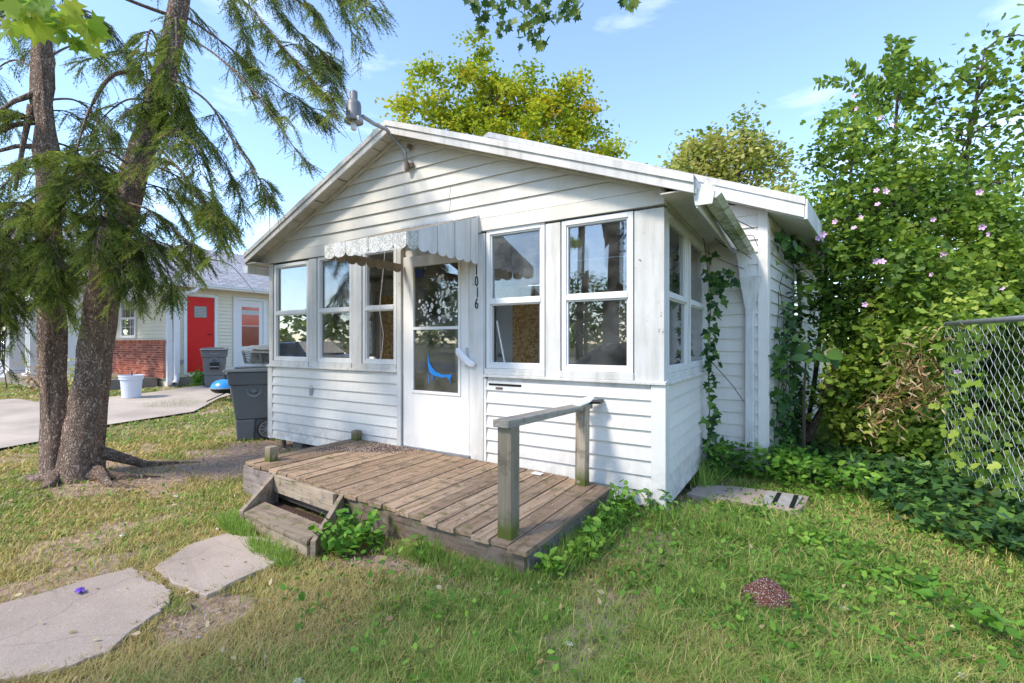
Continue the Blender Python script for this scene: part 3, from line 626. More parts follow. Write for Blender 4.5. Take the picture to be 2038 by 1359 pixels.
def flat(mb_, P_, y0, y1):
    n_ = len(P_); mb_.add([(p[0], y0, p[1]) for p in P_]+[(p[0], y1, p[1]) for p in P_], [tuple(range(n_)), tuple(range(2*n_-1, n_-1, -1))]+[(k, (k+1) % n_, n_+(k+1) % n_, n_+k) for k in range(n_)])
flat(mb, P1, -.0085, -.0065)
for x, a, b in ((-2.418, .90, 1.0), (-2.37, .93, .98), (-2.13, .91, .97), (-2.30, .94, .98)): flat(mb, [(x, a+.085), (x+.007, a+.085), (x+.007, b+.085), (x, b+.085)], -.0085, -.0065)
mb.build('spray_mark', M['bluep'], dr_o, label='blue sprayed mark on the lower pane')
MB().box(-1.94, -.05, 1.18, -1.90, -.012, 1.36).build('handle', M['alu'], dr_o)
MB().box(-2.80, -.03, .262, -1.85, .05, .29).build('threshold', M['metal'], house)
MB().box(-2.80, .03, 2.336, -1.85, .07, 2.47).build('door_head', M['trim'], house)
MB().box(-1.884, .0, .29, -1.852, .05, 2.36).build('door_jamb', M['deckx'], house)
MB().box(-1.87, -.03, .15, -1.70, -.0165, 2.4).build('casing_board', M['trim'], house, bevel=.003)
MB().box(-1.695, -.028, .15, -1.668, .0, 1.06).build('casing_board', M['siding'], house, bevel=.002)
MB().box(-2.862, -.026, .15, -2.80, -.0165, 2.42).build('casing_board', M['trim'], house, bevel=.003)
# house number 1016, a vertical stack
for i, ch in enumerate('1016'):
    cu = bpy.data.curves.new('number', 'FONT'); cu.body = ch; cu.size = .142; cu.extrude = .003; cu.align_x = 'CENTER'
    tmp = bpy.data.objects.new('tmp', cu); COL.objects.link(tmp); dg = bpy.context.evaluated_depsgraph_get()
    me = bpy.data.meshes.new_from_object(tmp.evaluated_get(dg)); bpy.data.objects.remove(tmp); me.name = 'house_number'
    me.materials.clear(); me.materials.append(M['black'])
    zc = [2.07, 1.96, 1.85, 1.742][i]
    me.transform(Matrix.Translation((-1.775+(.0 if i != 2 else .01), -.036, zc))@Matrix.Rotation(R_(90), 4, 'X')@Matrix.Diagonal((.62, 1, 1, 1)))
    o = link('house_number', me, None, house); o['label'] = 'black house number digit '+ch
# ------- awning over the door
AX0, AX1, AY, AZF0, AZF1, AZW = -2.78, -1.76, -1.0, 2.20, 2.30, 2.645
def grime():
    m, nt = newmat('grimy_awning_paint'); t = NT(nt); c = t.coord(); a = t.noise(c, 75, 4, .7); b = t.noise(c, 9, 3)
    col = t.mix(t.ramp(t.math('ADD', a, t.math('MULTIPLY', t.math('SUBTRACT', b, .5), .35)), [(.47, 0.), (.53, 1.)]), (.64, .64, .62), (.38, .37, .33)); t.out(t.pbsdf(col, .8)); return m
M['awngrime'] = grime()
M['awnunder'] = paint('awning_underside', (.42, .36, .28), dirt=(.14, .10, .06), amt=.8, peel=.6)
aw = MB().box(AX0, -.045, AZW-.02, AX1+.005, -.031, AZW+.012).build('awning', M['awn'], house, label='scalloped aluminium awning over the door, grimy at its left end')
def scallop(pts_uv, T_, th=.004):
    mb = MB(); n_ = len(pts_uv); mb.add([T_(u, z, 0) for u, z in pts_uv]+[T_(u, z, th) for u, z in pts_uv], [tuple(range(n_)), tuple(range(2*n_-1, n_-1, -1))]+[(k, (k+1) % n_, n_+(k+1) % n_, n_+k) for k in range(n_)]); return mb
def tongue(u0, u1, t0, t1, zb, r=.035):
    m_ = (u0+u1)/2; hw = (u1-u0)/2; return [(u0, t0), (u0, zb)]+[(m_-hw*math.cos(a), zb-r*math.sin(a)) for a in np.linspace(.15, math.pi-.15, 7)]+[(u1, zb), (u1, t1)]
n_ = 7
for k in range(n_):      # front valance and top slats
    u0 = AX0+(AX1-AX0)*k/n_+.003; u1 = AX0+(AX1-AX0)*(k+1)/n_-.003; off = .006*(k % 2)
    scallop(tongue(u0, u1, AZF1, AZF1, AZF0), lambda u, z, t: (u, AY-off-t, z)).build('awning_slat', M['awngrime'], aw)
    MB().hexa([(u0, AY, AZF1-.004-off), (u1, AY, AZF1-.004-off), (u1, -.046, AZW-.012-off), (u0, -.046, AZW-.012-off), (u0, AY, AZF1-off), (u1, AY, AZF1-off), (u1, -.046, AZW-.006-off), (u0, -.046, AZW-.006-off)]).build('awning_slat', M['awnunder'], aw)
n_ = 8
for sx in (AX0, AX1):
    for k in range(n_):
        v0 = AY+(-.035-AY)*k/n_+.002; v1 = AY+(-.035-AY)*(k+1)/n_-.002
        ta = AZF1+(AZW-AZF1)*(v0-AY)/(-AY); tb = AZF1+(AZW-AZF1)*(v1-AY)/(-AY); off = .005*(k % 2)
        if sx == AX0: ta = tb = AZF0+.045
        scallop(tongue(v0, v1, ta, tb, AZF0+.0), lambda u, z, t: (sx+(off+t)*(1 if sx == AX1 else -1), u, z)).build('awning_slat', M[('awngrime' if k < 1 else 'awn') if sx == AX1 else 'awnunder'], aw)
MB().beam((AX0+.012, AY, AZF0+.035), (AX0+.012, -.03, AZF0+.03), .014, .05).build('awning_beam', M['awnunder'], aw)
MB().beam((AX1-.012, AY, AZF0+.035), (AX1-.012, -.03, AZF0+.03), .014, .03).build('awning_beam', M['awn'], aw)
# ------- gutter, funnel and downspout on the right
def gutter(a, b, w=.12, h=.10, mat=M['gut'], parent=house, out=1, tilt=0.):
    a = Vector(a); b = Vector(b); mb = MB(); pr = [(0, h), (0, 0), (w*.62, 0), (w*.75, h*.35), (w*.98, h*.55), (w, h)]; n_ = len(pr); inn = [(u*.94+.004, v+(.004 if v == 0 else 0)) for u, v in pr]; ct, st = math.cos(tilt), math.sin(tilt)
    pr = [(u*ct+v*st, v*ct-u*st) for u, v in pr]; inn = [(u*ct+v*st, v*ct-u*st) for u, v in inn]
    P_ = []
    for p in (a, b):
        P_ += [(p.x+out*u, p.y, p.z+v) for u, v in pr]+[(p.x+out*u, p.y, p.z+v) for u, v in inn]
    fs = []
    for i in range(n_-1): fs += [(i, i+1, 2*n_+i+1, 2*n_+i), (n_+i+1, n_+i, 3*n_+i, 3*n_+i+1)]
    fs += [tuple(range(n_-1, -1, -1)), tuple(range(2*n_, 3*n_))]
    mb.add(P_, fs); return mb.build('gutter', mat, parent)
M['gutmoss'] = paint('mossy_gutter_paint', (.74, .75, .72), dirt=(.16, .20, .04), amt=2.0, peel=.9, rough=.5)
gt = gutter((.27, -.17, 2.50), (.31, 1.97, 2.44), .14, .11, M['gutmoss'], tilt=R_(48))
MB().hexa([(.27, -.178, 2.40), (.385, -.178, 2.40), (.385, -.171, 2.40), (.27, -.171, 2.40), (.255, -.178, 2.50), (.40, -.178, 2.49), (.40, -.171, 2.49), (.255, -.171, 2.50)]).build('gutter_end_cap', M['gut'], gt)
MB().box(.275, -.17, 2.385, .285, 1.97, 2.50).build('gutter_back', M['gut'], gt)
for y in (.25, 1.2): MB().beam((.28, y, 2.52), (.43, y, 2.515), .02, .004).build('gutter_strap', M['metal'], gt)
gutter((-5.535, -.17, 2.36), (-5.535, 1.9, 2.33), .12, .10, out=-1)
cx_ = .44
MB().hexa([(cx_-.11, 1.88, 2.28), (cx_-.03, 1.88, 2.28), (cx_-.03, 1.96, 2.28), (cx_-.11, 1.96, 2.28), (cx_-.13, 1.84, 2.40), (cx_-.05, 1.84, 2.40), (cx_-.05, 1.95, 2.40), (cx_-.13, 1.95, 2.40)]).build('downspout_outlet', M['gut'], house)
MB().hexa([(cx_-.08, 1.87, 1.98), (cx_, 1.87, 1.98), (cx_, 1.95, 1.98), (cx_-.08, 1.95, 1.98), (cx_-.11, 1.88, 2.28), (cx_-.03, 1.88, 2.28), (cx_-.03, 1.96, 2.28), (cx_-.11, 1.96, 2.28)]).build('downspout_outlet', M['gut'], house)
MB().hexa([(cx_-.045, 1.90, 1.78), (cx_+.045, 1.90, 1.78), (cx_+.045, 1.965, 1.78), (cx_-.045, 1.965, 1.78), (cx_-.095, 1.84, 2.12), (cx_+.11, 1.84, 2.12), (cx_+.11, 1.965, 2.12), (cx_-.095, 1.965, 2.12)]).build('downspout_funnel', M['gut'], house, bevel=.003)
mb = MB(); mb.box(cx_-.04, 1.895, .15, cx_+.045, 1.965, 1.785)
for k in range(4): mb.box(cx_-.03+k*.018, 1.890, .16, cx_-.022+k*.018, 1.8955, 1.77)
mb.build('downspout', M['gut'], house, bevel=.002)

# ------- yard light on a pipe mast at the gable
yl = thing('yard_light', (-2.66, -.05, 3.2), 'grey dusk-to-dawn yard light on a bent pipe arm at the gable peak', 'lamp')
lamp = Vector(Q(704, 224, 4.3))
pb = Vector((-2.665, -.07, 3.30)); 
MB().tube([pb+Vector((0, 0, -.02)), pb+Vector((-.01, -.02, .14)), Vector((-2.72, -.10, 3.50)), Vector((-2.78, -.25, 3.64)), Vector(Q(745, 247, 4.55)), Vector(Q(722, 232, 4.38))], .019, 10).build('pipe_arm', M['metal'], yl, smooth=True)
MB().tube([pb+Vector((0, 0, -.05)), pb+Vector((0, 0, .03))], .026, 10).build('clamp', M['rust'], yl)
MB().box(pb.x-.04, -.06, pb.z-.02, pb.x+.07, -.028, pb.z+.02).build('bracket', M['rust'], yl, bevel=.004)
MB().lathe((pb.x+.02, -.03, 3.50), [(.0, -.04), (.025, -.04), (.028, -.01), (.018, 0)], 12, 'y').build('bracket', M['rust'], yl)
h_ = MB().lathe(lamp, [(0, .19), (.030, .19), (.034, .185), (.034, .115), (.04, .11), (.06, .09), (.066, .06), (.068, -.06), (.082, -.075), (.085, -.09), (.08, -.092), (.0, -.07)], 24).build('lamp_head', plain('lamp_aluminium', (.20, .205, .22), .5, .3, var=.5, scale=18), yl, smooth=True)
MB().lathe(lamp+Vector((0, 0, .185)), [(0, .0), (.028, .0), (.03, -.03), (.03, -.055), (0, -.06)], 14).build('photocell', plain('brown_photocell', (.12, .06, .05), .5), h_)
MB().lathe(lamp+Vector((0, 0, -.075)), [(0, 0), (.026, 0), (.026, -.075), (.022, -.085), (0, -.086)], 14).build('bulb', plain('frosted_bulb', (.7, .72, .75), .3), h_)
MB().box(lamp.x+.03, lamp.y-.03, lamp.z-.11, lamp.x+.10, lamp.y+.03, lamp.z-.06).build('bracket', M['metal'], h_, bevel=.01)
mb = MB(); mb.tube([(-2.70, -.12, 3.55), (-2.69, -.08, 3.40), (-2.71, -.07, 3.15), (-2.70, -.06, 2.95)], .0025, 4); mb.build('loose_wire', M['trim'], yl)

# ------------------------------------------------------------------ DECK, STEPS
deck = thing('deck', (-1.95, -.7, 0), 'low weathered wooden deck with handrail in front of the door', 'deck')
nbd = 23; x0d, x1d = -3.53, -.36; bw = (x1d-x0d)/nbd
def dz(x): return .292-.012*(x-x0d)
for k in range(nbd):
    a = x0d+k*bw+.004; b = x0d+(k+1)*bw-.005; yf = -1.30-.20*(k/nbd)+random.uniform(-.02, .012); yb = -.045 if k < nbd-4 else -.06-.03*(k-nbd+4)
    z = dz(a)+random.uniform(-.003, .003); t_ = random.uniform(-.003, .003); segs = [(yf, yb)]
    if k in (13, 14, 15): segs = [(yf, -.70), (-.692, yb)]
    if k == nbd-1: segs = [(yf, -.42), (-.412, yb)]; 
    for s0, s1 in segs:
        sk = random.uniform(-.003, .003)
        mb = MB(); N_ = 3
        mb.hexa([(a, s0, z-.034), (b, s0, z-.034+t_), (b+sk, s1, z-.034+t_), (a+sk, s1, z-.034), (a, s0, z), (b, s0, z+t_), (b+sk, s1, z+t_), (a+sk, s1, z)])
        mb.build('deck_board', M['deck'], deck, bevel=.004)
MB().hexa([(-3.52, -1.275, .05), (-.40, -1.475, .03), (-.40, -1.44, .03), (-3.52, -1.24, .05), (-3.52, -1.275, .255), (-.40, -1.475, .215), (-.40, -1.44, .215), (-3.52, -1.24, .255)]).build('skirt_board', M['deckx'], deck, bevel=.003, label='long mossy front skirt board')
MB().hexa([(-3.58, -1.30, -.02), (-2.98, -1.345, -.02), (-2.98, -1.32, -.02), (-3.58, -1.275, -.02), (-3.58, -1.30, .25), (-2.98, -1.345, .245), (-2.98, -1.32, .245), (-3.58, -1.275, .25)]).build('skirt_board', M['skirt'], deck, bevel=.003, label='short skirt board with peeling grey paint left of the steps')
MB().hexa([(-.43, -1.44, .0), (-.40, -1.44, .0), (-.38, -.14, .0), (-.41, -.14, .0), (-.43, -1.44, .21), (-.40, -1.44, .21), (-.38, -.14, .21), (-.41, -.14, .21)]).build('skirt_board', M['skirt'], deck, bevel=.003, label='peeling end skirt board at the right')
MB().box(-3.50, -1.24, .0, -3.46, -.05, .25).build('skirt_board', M['deckx'], deck)
def post(x, y, zt, w=.085, rot=0, mat='post'):
    mb = MB(); c, s = math.cos(rot)*w/2, math.sin(rot)*w/2; zb = dz(x)
    P_ = [(x+c-s*-1*-1, y-c-s), (x+c+s, y-s+c), (x-c+s, y+c+s), (x-c-s, y+s-c)]
    P_ = [(x-w/2, y-w/2), (x+w/2, y-w/2), (x+w/2, y+w/2), (x-w/2, y+w/2)]
    lean = random.uniform(-.006, .006)
    return mb.hexa([(p[0], p[1], .02) for p in P_]+[(p[0]+lean, p[1]+lean, zt) for p in P_]).build('post', M[mat], deck, bevel=.006)
post(-3.36, -1.16, .292+.135); post(-3.43, -.09, .29+.11)
post(-.565, -1.38, .26+.66, .098); post(-.60, -.20, .26+.615, .09)
MB().hexa([(-.625, -1.46, .915), (-.515, -1.46, .915), (-.545, -.10, .868), (-.655, -.10, .868), (-.625, -1.46, .962), (-.515, -1.46, .962), (-.545, -.10, .908), (-.655, -.10, .908)]).build('handrail', M['rail'], deck, bevel=.006)
steps = thing('wooden_steps', (-2.35, -1.55, 0), 'small mossy wooden step box against the deck with one tread', 'steps')
def hx(p, q, z0a, z1a, z0b, z1b, th):
    p = Vector((*p, 0)); q = Vector((*q, 0)); n = (q-p).normalized().cross(Vector((0, 0, 1)))*th
    return MB().hexa([(p.x, p.y, z0a), (q.x, q.y, z0b), (q.x+n.x, q.y+n.y, z0b), (p.x+n.x, p.y+n.y, z0a), (p.x, p.y, z1a), (q.x, q.y, z1b), (q.x+n.x, q.y+n.y, z1b), (p.x+n.x, p.y+n.y, z1a)])
sl0, sl1 = (-2.93, -1.33), (-2.74, -1.74)
A_, B_, C_, D_ = (-2.96, -1.33), (-2.76, -1.80), (-2.06, -1.42), (-1.76, -1.86)
A_, B_, C_, D_ = (-2.99, -1.325), (-2.74, -1.76), (-2.08, -1.375), (-1.80, -1.84)
hx(A_, B_, .0, .275, .0, .115, .035).build('side_board', M['step'], steps, bevel=.003)
hx(C_, D_, .0, .27, .0, .12, -.035).build('side_board', M['step'], steps, bevel=.003)
hx((-2.955, -1.345), (-2.10, -1.40), .125, .268, .12, .262, .035).build('riser_board', M['step'], steps, bevel=.003)
MB().hexa([(-2.72, -1.765, .075), (-1.84, -1.84, .075), (-1.96, -1.61, .078), (-2.83, -1.54, .078), (-2.72, -1.765, .106), (-1.84, -1.84, .106), (-1.96, -1.61, .11), (-2.83, -1.54, .11)]).build('tread_board', M['step'], steps, bevel=.004)
hx((-2.72, -1.755), (-1.85, -1.83), .0, .07, .0, .07, -.03).build('front_board', M['step'], steps, bevel=.003)
MB().hexa([(-2.74, -1.72, .0), (-1.86, -1.78, .0), (-2.08, -1.41, .0), (-2.94, -1.36, .0), (-2.74, -1.72, .03), (-1.86, -1.78, .03), (-2.08, -1.41, .035), (-2.94, -1.36, .035)]).build('soil_fill', plain('dark_mulch', (.07, .04, .03), .95, var=.7, scale=60, bump=.8), steps)
tag(MB().box(-2.12, -1.56, .035, -2.075, -1.535, .06).build('yellow_scrap', M['yellow'], bevel=.003), 'small yellow plastic scrap inside the step box', 'litter')
def G(px, py, z=0.):
    d = FW+RT*((px-1019)/940)+Vector((0, 0, (680-py)/940)); return CAM+d*((z-CAM.z)/d.z)
# ------------------------------------------------------------------ leaf clouds
def unit(a): return a/np.maximum(np.linalg.norm(a, axis=1, keepdims=True), 1e-9)
def frames(d, face=None, jitter=.8):
    """rotation matrices: y along d, z (leaf face) near face"""
    n = len(d); y = unit(d); z = rng.normal(size=(n, 3))*jitter+(np.array([0, 0, 1.]) if face is None else face)
    x = unit(np.cross(y, z)); z = np.cross(x, y); return np.stack([x, y, z], 2)
def place(tv, tf, P_, Rm, S, tint=None):
    n = len(P_); k = len(tv); V = np.einsum('nij,kj->nki', Rm, tv)*S[:, None, None]+P_[:, None, :]
    F = (tf[None]+(np.arange(n)*k)[:, None, None]).reshape(-1, tf.shape[1])
    return V.reshape(-1, 3), F, (None if tint is None else np.repeat(tint, k))
def fan(pts, fold=.12):     # outline in xy, stem at the origin, folded along the midrib
    v = [(x, y, fold*abs(x)) for x, y in pts]; c = (0, .45, 0); v = [c]+v; n = len(pts)
    return np.array(v, float), np.array([(0, 1+i, 1+(i+1) % n) for i in range(n)])
OVAL = fan([(0, 0), (.22, .22), (.26, .5), (.14, .8), (0, 1), (-.14, .8), (-.26, .5), (-.22, .22)])
NARROW = fan([(0, 0), (.08, .25), (.09, .55), (0, 1), (-.09, .55), (-.08, .25)], .3)
LOBED = fan([(0, 0), (.30, .10), (.42, .38), (.22, .46), (.30, .72), (0, 1), (-.30, .72), (-.22, .46), (-.42, .38), (-.30, .10)])
MAPLE = fan([(0, 0), (.14, .16), (.46, .10), (.36, .30), (.55, .55), (.26, .52), (.22, .74), (.10, .68), (0, 1), (-.10, .68), (-.22, .74), (-.26, .52), (-.55, .55), (-.36, .30), (-.46, .10), (-.14, .16)])
CREEP = fan([(0, 0), (.20, .12), (.44, .18), (.34, .40), (.18, .50), (.10, .78), (0, 1), (-.10, .78), (-.18, .50), (-.34, .40), (-.44, .18), (-.20, .12)])
QUAD = (np.array([(0, 0, 0), (.32, .45, .06), (0, 1, 0), (-.32, .5, .06)], float), np.array([(0, 1, 2), (0, 2, 3)]))
def leaves(name, P_, size, T_, mat, parent, tint=None, droop=.5, face=None, jit=.8, parts=0, var=.35, kind='stuff'):
    P_ = np.asarray(P_, float); n = len(P_)
    if tint is None: tint = rng.random(n)
    d = rng.normal(size=(n, 3)); d[:, 2] = d[:, 2]*.5-droop
    Rm = frames(d, face, jit); S = size*(1+var*(rng.random(n)*2-1))
    if parts:   # the nearest leaves are separate objects sharing meshes
        dist = np.linalg.norm(P_-np.array(CAM), axis=1); idx = np.argsort(dist)[:parts]; ms = []
        for k in range(5):
            me = npmesh('leaf', T_[0]*size*(1, 1, 1+.5*k), T_[1], np.full(len(T_[0]), .1+.2*k)); me.materials.append(mat); ms.append(me)
        for i in idx:
            o = bpy.data.objects.new('leaf', ms[int(min(4, tint[i]*5))]); COL.objects.link(o)
            o.matrix_basis = Matrix.Translation(Vector(P_[i]))@Matrix(Rm[i].tolist()).to_4x4()@Matrix.Scale(float(S[i]/size), 4); adopt(o, parent)
        m_ = np.ones(n, bool); m_[idx] = False; P_, Rm, S, tint = P_[m_], Rm[m_], S[m_], tint[m_]
        if len(P_) == 0: return None
    V, F, tt = place(T_[0], T_[1], P_, Rm, S, tint)
    o = link(name, npmesh(name, V, F, tt), mat, parent)
    if kind: o['kind'] = kind
    return o
def skeleton(base, nodes0, targets, r0=.12, bend=.25):
    """grow limbs: each target joins the nearest node of the tree so far; returns a tube builder and twig points"""
    nodes = [np.array(p, float) for p in nodes0]; depth = [0]*len(nodes); mb = MB()
    root = np.array(base, float); order = sorted(range(len(targets)), key=lambda i: np.linalg.norm(targets[i]-root))
    for i in order:
        t = np.array(targets[i], float); best = min(range(len(nodes)), key=lambda j: np.linalg.norm(nodes[j]-t)+.15*depth[j]+(.9 if nodes[j][2] > t[2]-.1 else 0))
        a = nodes[best]; L_ = np.linalg.norm(t-a); dep = depth[best]+1
        up = np.array([0, 0, .12*L_]); m1 = a+(t-a)*.35+up+rng.normal(size=3)*L_*.05; m2 = a+(t-a)*.7+up+rng.normal(size=3)*L_*.05
        ra = max(r0*.55**dep, r0*.05); mb.tube([a, m1, m2, t], [ra, ra*.8, ra*.6, ra*.35], 5, False)
        for p in (m1, m2, t): nodes.append(p); depth.append(dep)
    return mb
def lobes_points(lobes, n_cl, depthk=.8):
    """cluster centres inside round lobes given as (px, py, r px, Y); depth radius proportional to size"""
    w = np.array([l[2]**2 for l in lobes], float); w /= w.sum(); out = []
    for i in rng.choice(len(lobes), n_cl, p=w):
        px, py, r, Y = lobes[i]; v = rng.normal(size=3); v /= np.linalg.norm(v); v *= rng.random()**(1/2.4)
        out.append(np.array(Q(px+v[0]*r, py+v[1]*r, Y+v[2]*r*Y/940*depthk)))
    return np.array(out)
def clusters(C_, per, sig, flat=.7):
    n = len(C_); P_ = np.repeat(C_, per, 0)+rng.normal(size=(n*per, 3))*sig*np.array([1, 1, flat]); return P_
def ctint(C_, per, base, spread, top=0.):
    return np.clip(np.repeat(base+rng.normal(size=len(C_))*spread, per)+rng.normal(size=len(C_)*per)*.12, 0, 1)
def tree(name, label, cat, base, trunkpts, trunkr, lobes, ncl, per, sig, size, T_, mat, bark_='bark2', tint=(.5, .18), r0=.1, parts=0, group=None, droop=.3, limbs=120):
    root = thing(name, base, label, cat, group)
    mb = MB(); tp = [Vector(p) for p in trunkpts]; mb.tube(tp, trunkr, 10); mb.build('trunk', M[bark_], root, smooth=True)
    C_ = lobes_points(lobes, ncl); fine = []
    for a, b in zip(tp[:-1], tp[1:]):
        for s in np.linspace(0, 1, 8): fine.append(a.lerp(b, s))
    fine = fine[len(fine)//3:]
    skeleton(base, fine, [C_[i] for i in rng.choice(len(C_), min(limbs, len(C_)), replace=False)], r0).build('limbs', M[bark_], root)['kind'] = 'stuff'
    P_ = clusters(C_, per, sig); leaves('crown', P_, size, T_, M[mat], root, ctint(C_, per, *tint), droop=droop, parts=parts, kind='stuff')
    return root

# ------------------------------------------------------------------ NEIGHBOUR'S HOUSE
nh = thing('neighbour_house', (-17.5, 4, .18), 'cream vinyl-sided neighbour house with red brick base and columned porch', 'house')
NX, NYF, GZ = -13.94, 2.33, .16
def nb_(n_, m_, *a, **k): return MB().box(*a).build(n_, M[m_], nh, **k)
mb = MB(); mb.box(-24.5, NYF, GZ, NX, 14, 3.0); wl = mb.build('wall', M['nwall'], nh)
# vinyl laps (finer than the photo can tell apart): one joined part
mb = MB()
def nlap(y0, y1, z0, z1):
    z = z0
    while z < z1-.02:
        e = min(z+.105, z1); mb.hexa([(NX+.002, y0, z), (NX+.028, y0, z), (NX+.028, y1, z), (NX+.002, y1, z), (NX+.002, y0, e-.004), (NX+.006, y0, e-.004), (NX+.006, y1, e-.004), (NX+.002, y1, e-.004)]); z = e
nlap(2.42, 2.70, .42, 2.96); nlap(3.60, 4.04, .45, 2.96); nlap(5.13, 14, .45, 2.96); nlap(2.70, 3.60, 2.80, 2.96); nlap(4.04, 5.13, 2.80, 2.96)
z = 1.52
while z < 2.95:
    for a, b in ((-24.4, -20.85), (-19.85, -17.05), (-15.85, -14.02)): mb.hexa([(a, NYF-.02, z), (b, NYF-.02, z), (b, NYF-.002, z), (a, NYF-.002, z), (a, NYF-.006, z+.10), (b, NYF-.006, z+.10), (b, NYF-.002, z+.10), (a, NYF-.002, z+.10)])
    z += .105
o = mb.build('vinyl_laps', M['nwall'], nh); o['kind'] = 'stuff'
nb_('corner_board', 'ntrim', NX-.07, NYF-.035, .22, NX+.03, NYF-.001, 2.98); nb_('corner_board', 'ntrim', NX+.001, NYF, .22, NX+.032, NYF+.09, 2.98)
# brick base
bv = []; bf = []; bt = []
hb_, bwid = .0665, .205
nbk = MB(); tin = []
row = 0; z = .42
while z < 1.36:
    x = -22.0-(row % 2)*bwid/2
    while x < NX-.10:
        x1 = min(x+bwid-.012, NX-.075); dd = random.uniform(0, .006)
        if x1-x > .03: nbk.box(x, NYF-.09-dd, z, x1, NYF-.055, z+hb_-.012); tin += [random.random()]*8
        x += bwid
    z += hb_; row += 1
x = -22.0
while x < NX-.08: nbk.box(x, NYF-.115, 1.36, x+.058, NYF-.05, 1.46); tin += [random.random()]*8; x += .068
me = nbk.mesh('bricks'); a = me.attributes.new('tint', 'FLOAT', 'POINT'); a.data.foreach_set('value', np.array(tin, np.float32)); o = link('bricks', me, M['brick'], nh); o['kind'] = 'stuff'
nb_('brick_backing', 'mortar', -22.1, NYF-.085, .40, NX-.08, NYF-.001, 1.44)
nb_('porch_slab', 'block', -24, .35, .10, -14.3, NYF-.12, .43)
nb_('foundation', 'block', NX-.02, NYF+.05, .12, NX+.012, 14, .42)
# roof
ex = NX+.42
mb = MB(); rz = 3.03; mb.hexa([(ex, -.3, rz), (ex, 15, rz), (-17.6, 15, rz+1.72), (-17.6, -.3, rz+1.72), (ex, -.3, rz+.03), (ex, 15, rz+.03), (-17.6, 15, rz+1.75), (-17.6, -.3, rz+1.75)])
mb.hexa([(-17.6, -.3, rz+1.72), (-17.6, 15, rz+1.72), (-24.9, 15, rz-.9), (-24.9, -.3, rz-.9), (-17.6, -.3, rz+1.75), (-17.6, 15, rz+1.75), (-24.9, 15, rz-.87), (-24.9, -.3, rz-.87)])
nr = mb.build('roof', M['shingle'], nh)
MB().box(ex-.42, .4, rz-.03, ex, 15, rz-.01).build('eave_soffit', M['nwall'], nr)
gutter((ex, -.25, rz-.10), (ex, 15, rz-.10), .12, .11, M['ntrim'], nr)
mb = MB(); mb.add([(-24.5, NYF+.0, 3.0), (NX, NYF+.0, 3.0), (-17.6, NYF, 4.6), (-24.5, NYF+.1, 3.0), (NX, NYF+.1, 3.0), (-17.6, NYF+.1, 4.6)], [(0, 1, 2), (5, 4, 3), (0, 3, 4, 1), (1, 4, 5, 2), (2, 5, 3, 0)]); mb.build('gable_wall', M['nwall'], nh)
nb_('porch_beam', 'ntrim', -22, .5, 2.78, -14.6, .9, 3.02)
for x in (-20.3, -18.25, -15.35):
    c = MB(); c.box(x-.19, .52, .51, x+.19, .92, 2.78)
    for k in range(4): c.box(x-.155+k*.09, .505, .60, x-.125+k*.09, .5185, 2.7)
    c.box(x-.27, .45, .43, x+.27, 1.0, .50); c.build('column', M['ntrim'], nh, bevel=.01)
# red door, white storm door, wall lamp
rd = nb_('red_door', 'red', NX-.02, 2.79, .54, NX+.022, 3.50, 2.70)
for a in ((2.69, 2.775, .5, 2.78), (3.515, 3.60, .5, 2.78)): MB().box(NX+.001, a[0], a[2], NX+.045, a[1], a[3]).build('door_casing', M['ntrim'], rd)
MB().box(NX+.001, 2.776, 2.715, NX+.045, 3.514, 2.80).build('door_casing', M['ntrim'], rd)
pn = MB(); pn.box(NX+.024, 2.96, 2.11, NX+.029, 3.30, 2.44); pn.build('window', M['vent'], rd)
mb = MB()
for k in range(7): mb.box(NX+.030, 2.98, 2.14+k*.042, NX+.036, 3.28, 2.155+k*.042)
mb.build('blind', M['curtain'], rd)
MB().tube([(NX+.02, 3.42, 1.62), (NX+.07, 3.42, 1.62), (NX+.07, 3.30, 1.63)], .012, 6).build('door_handle', M['black'], rd)
sw = nb_('storm_door', 'ntrim', NX+.0, 4.17, .50, NX+.03, 4.98, 2.70, bevel=.004)
for a in ((4.05, 4.16, 2.78), (4.99, 5.12, 2.78)): MB().box(NX+.001, a[0], .5, NX+.05, a[1], a[2]).build('door_casing', M['ntrim'], sw)
MB().box(NX+.001, 4.161, 2.71, NX+.05, 4.989, 2.79).build('door_casing', M['ntrim'], sw)
MB().box(NX+.031, 4.31, 1.27, NX+.035, 4.85, 1.90).build('pane', M['redglass'], sw); MB().box(NX+.031, 4.31, 1.92, NX+.036, 4.85, 2.5).build('pane', plain('bright_red_glass', (.50, .02, .02), .1, var=.4, scale=4, spec=.8), sw)
MB().box(NX+.034, 4.31, 2.26, NX+.038, 4.85, 2.40).build('blind', M['curtain'], sw)
wlp = MB(); wlp.box(NX+.02, 5.28, 2.36, NX+.12, 5.40, 2.52); wlp.tube([(NX+.06, 5.34, 2.36), (NX+.06, 5.38, 2.12)], .01, 6); wlp.build('wall_lamp', M['black'], nh)
nb_('meter_box', 'metal', NX+.022, 2.58, .78, NX+.06, 2.68, .90)
# downspout at its corner
MB().tube([(ex+.03, 2.86, rz-.1), (ex+.02, 2.80, 2.83), (NX+.09, 2.50, 2.72), (NX+.09, 2.50, 2.62)], .055, 8).build('downspout', M['ntrim'], nh, smooth=True)
mb = MB(); mb.box(NX+.035, 2.43, .50, NX+.135, 2.56, 2.62); mb.box(NX+.03, 2.425, 1.60, NX+.14, 2.565, 1.64); mb.build('downspout', M['ntrim'], nh, bevel=.01)
MB().tube([(NX+.085, 2.495, .56), (NX+.09, 2.49, .36), (NX+.22, 2.40, .27), (NX+.36, 2.32, .25)], .07, 10, False).build('downspout', M['ntrim'], nh, smooth=True)
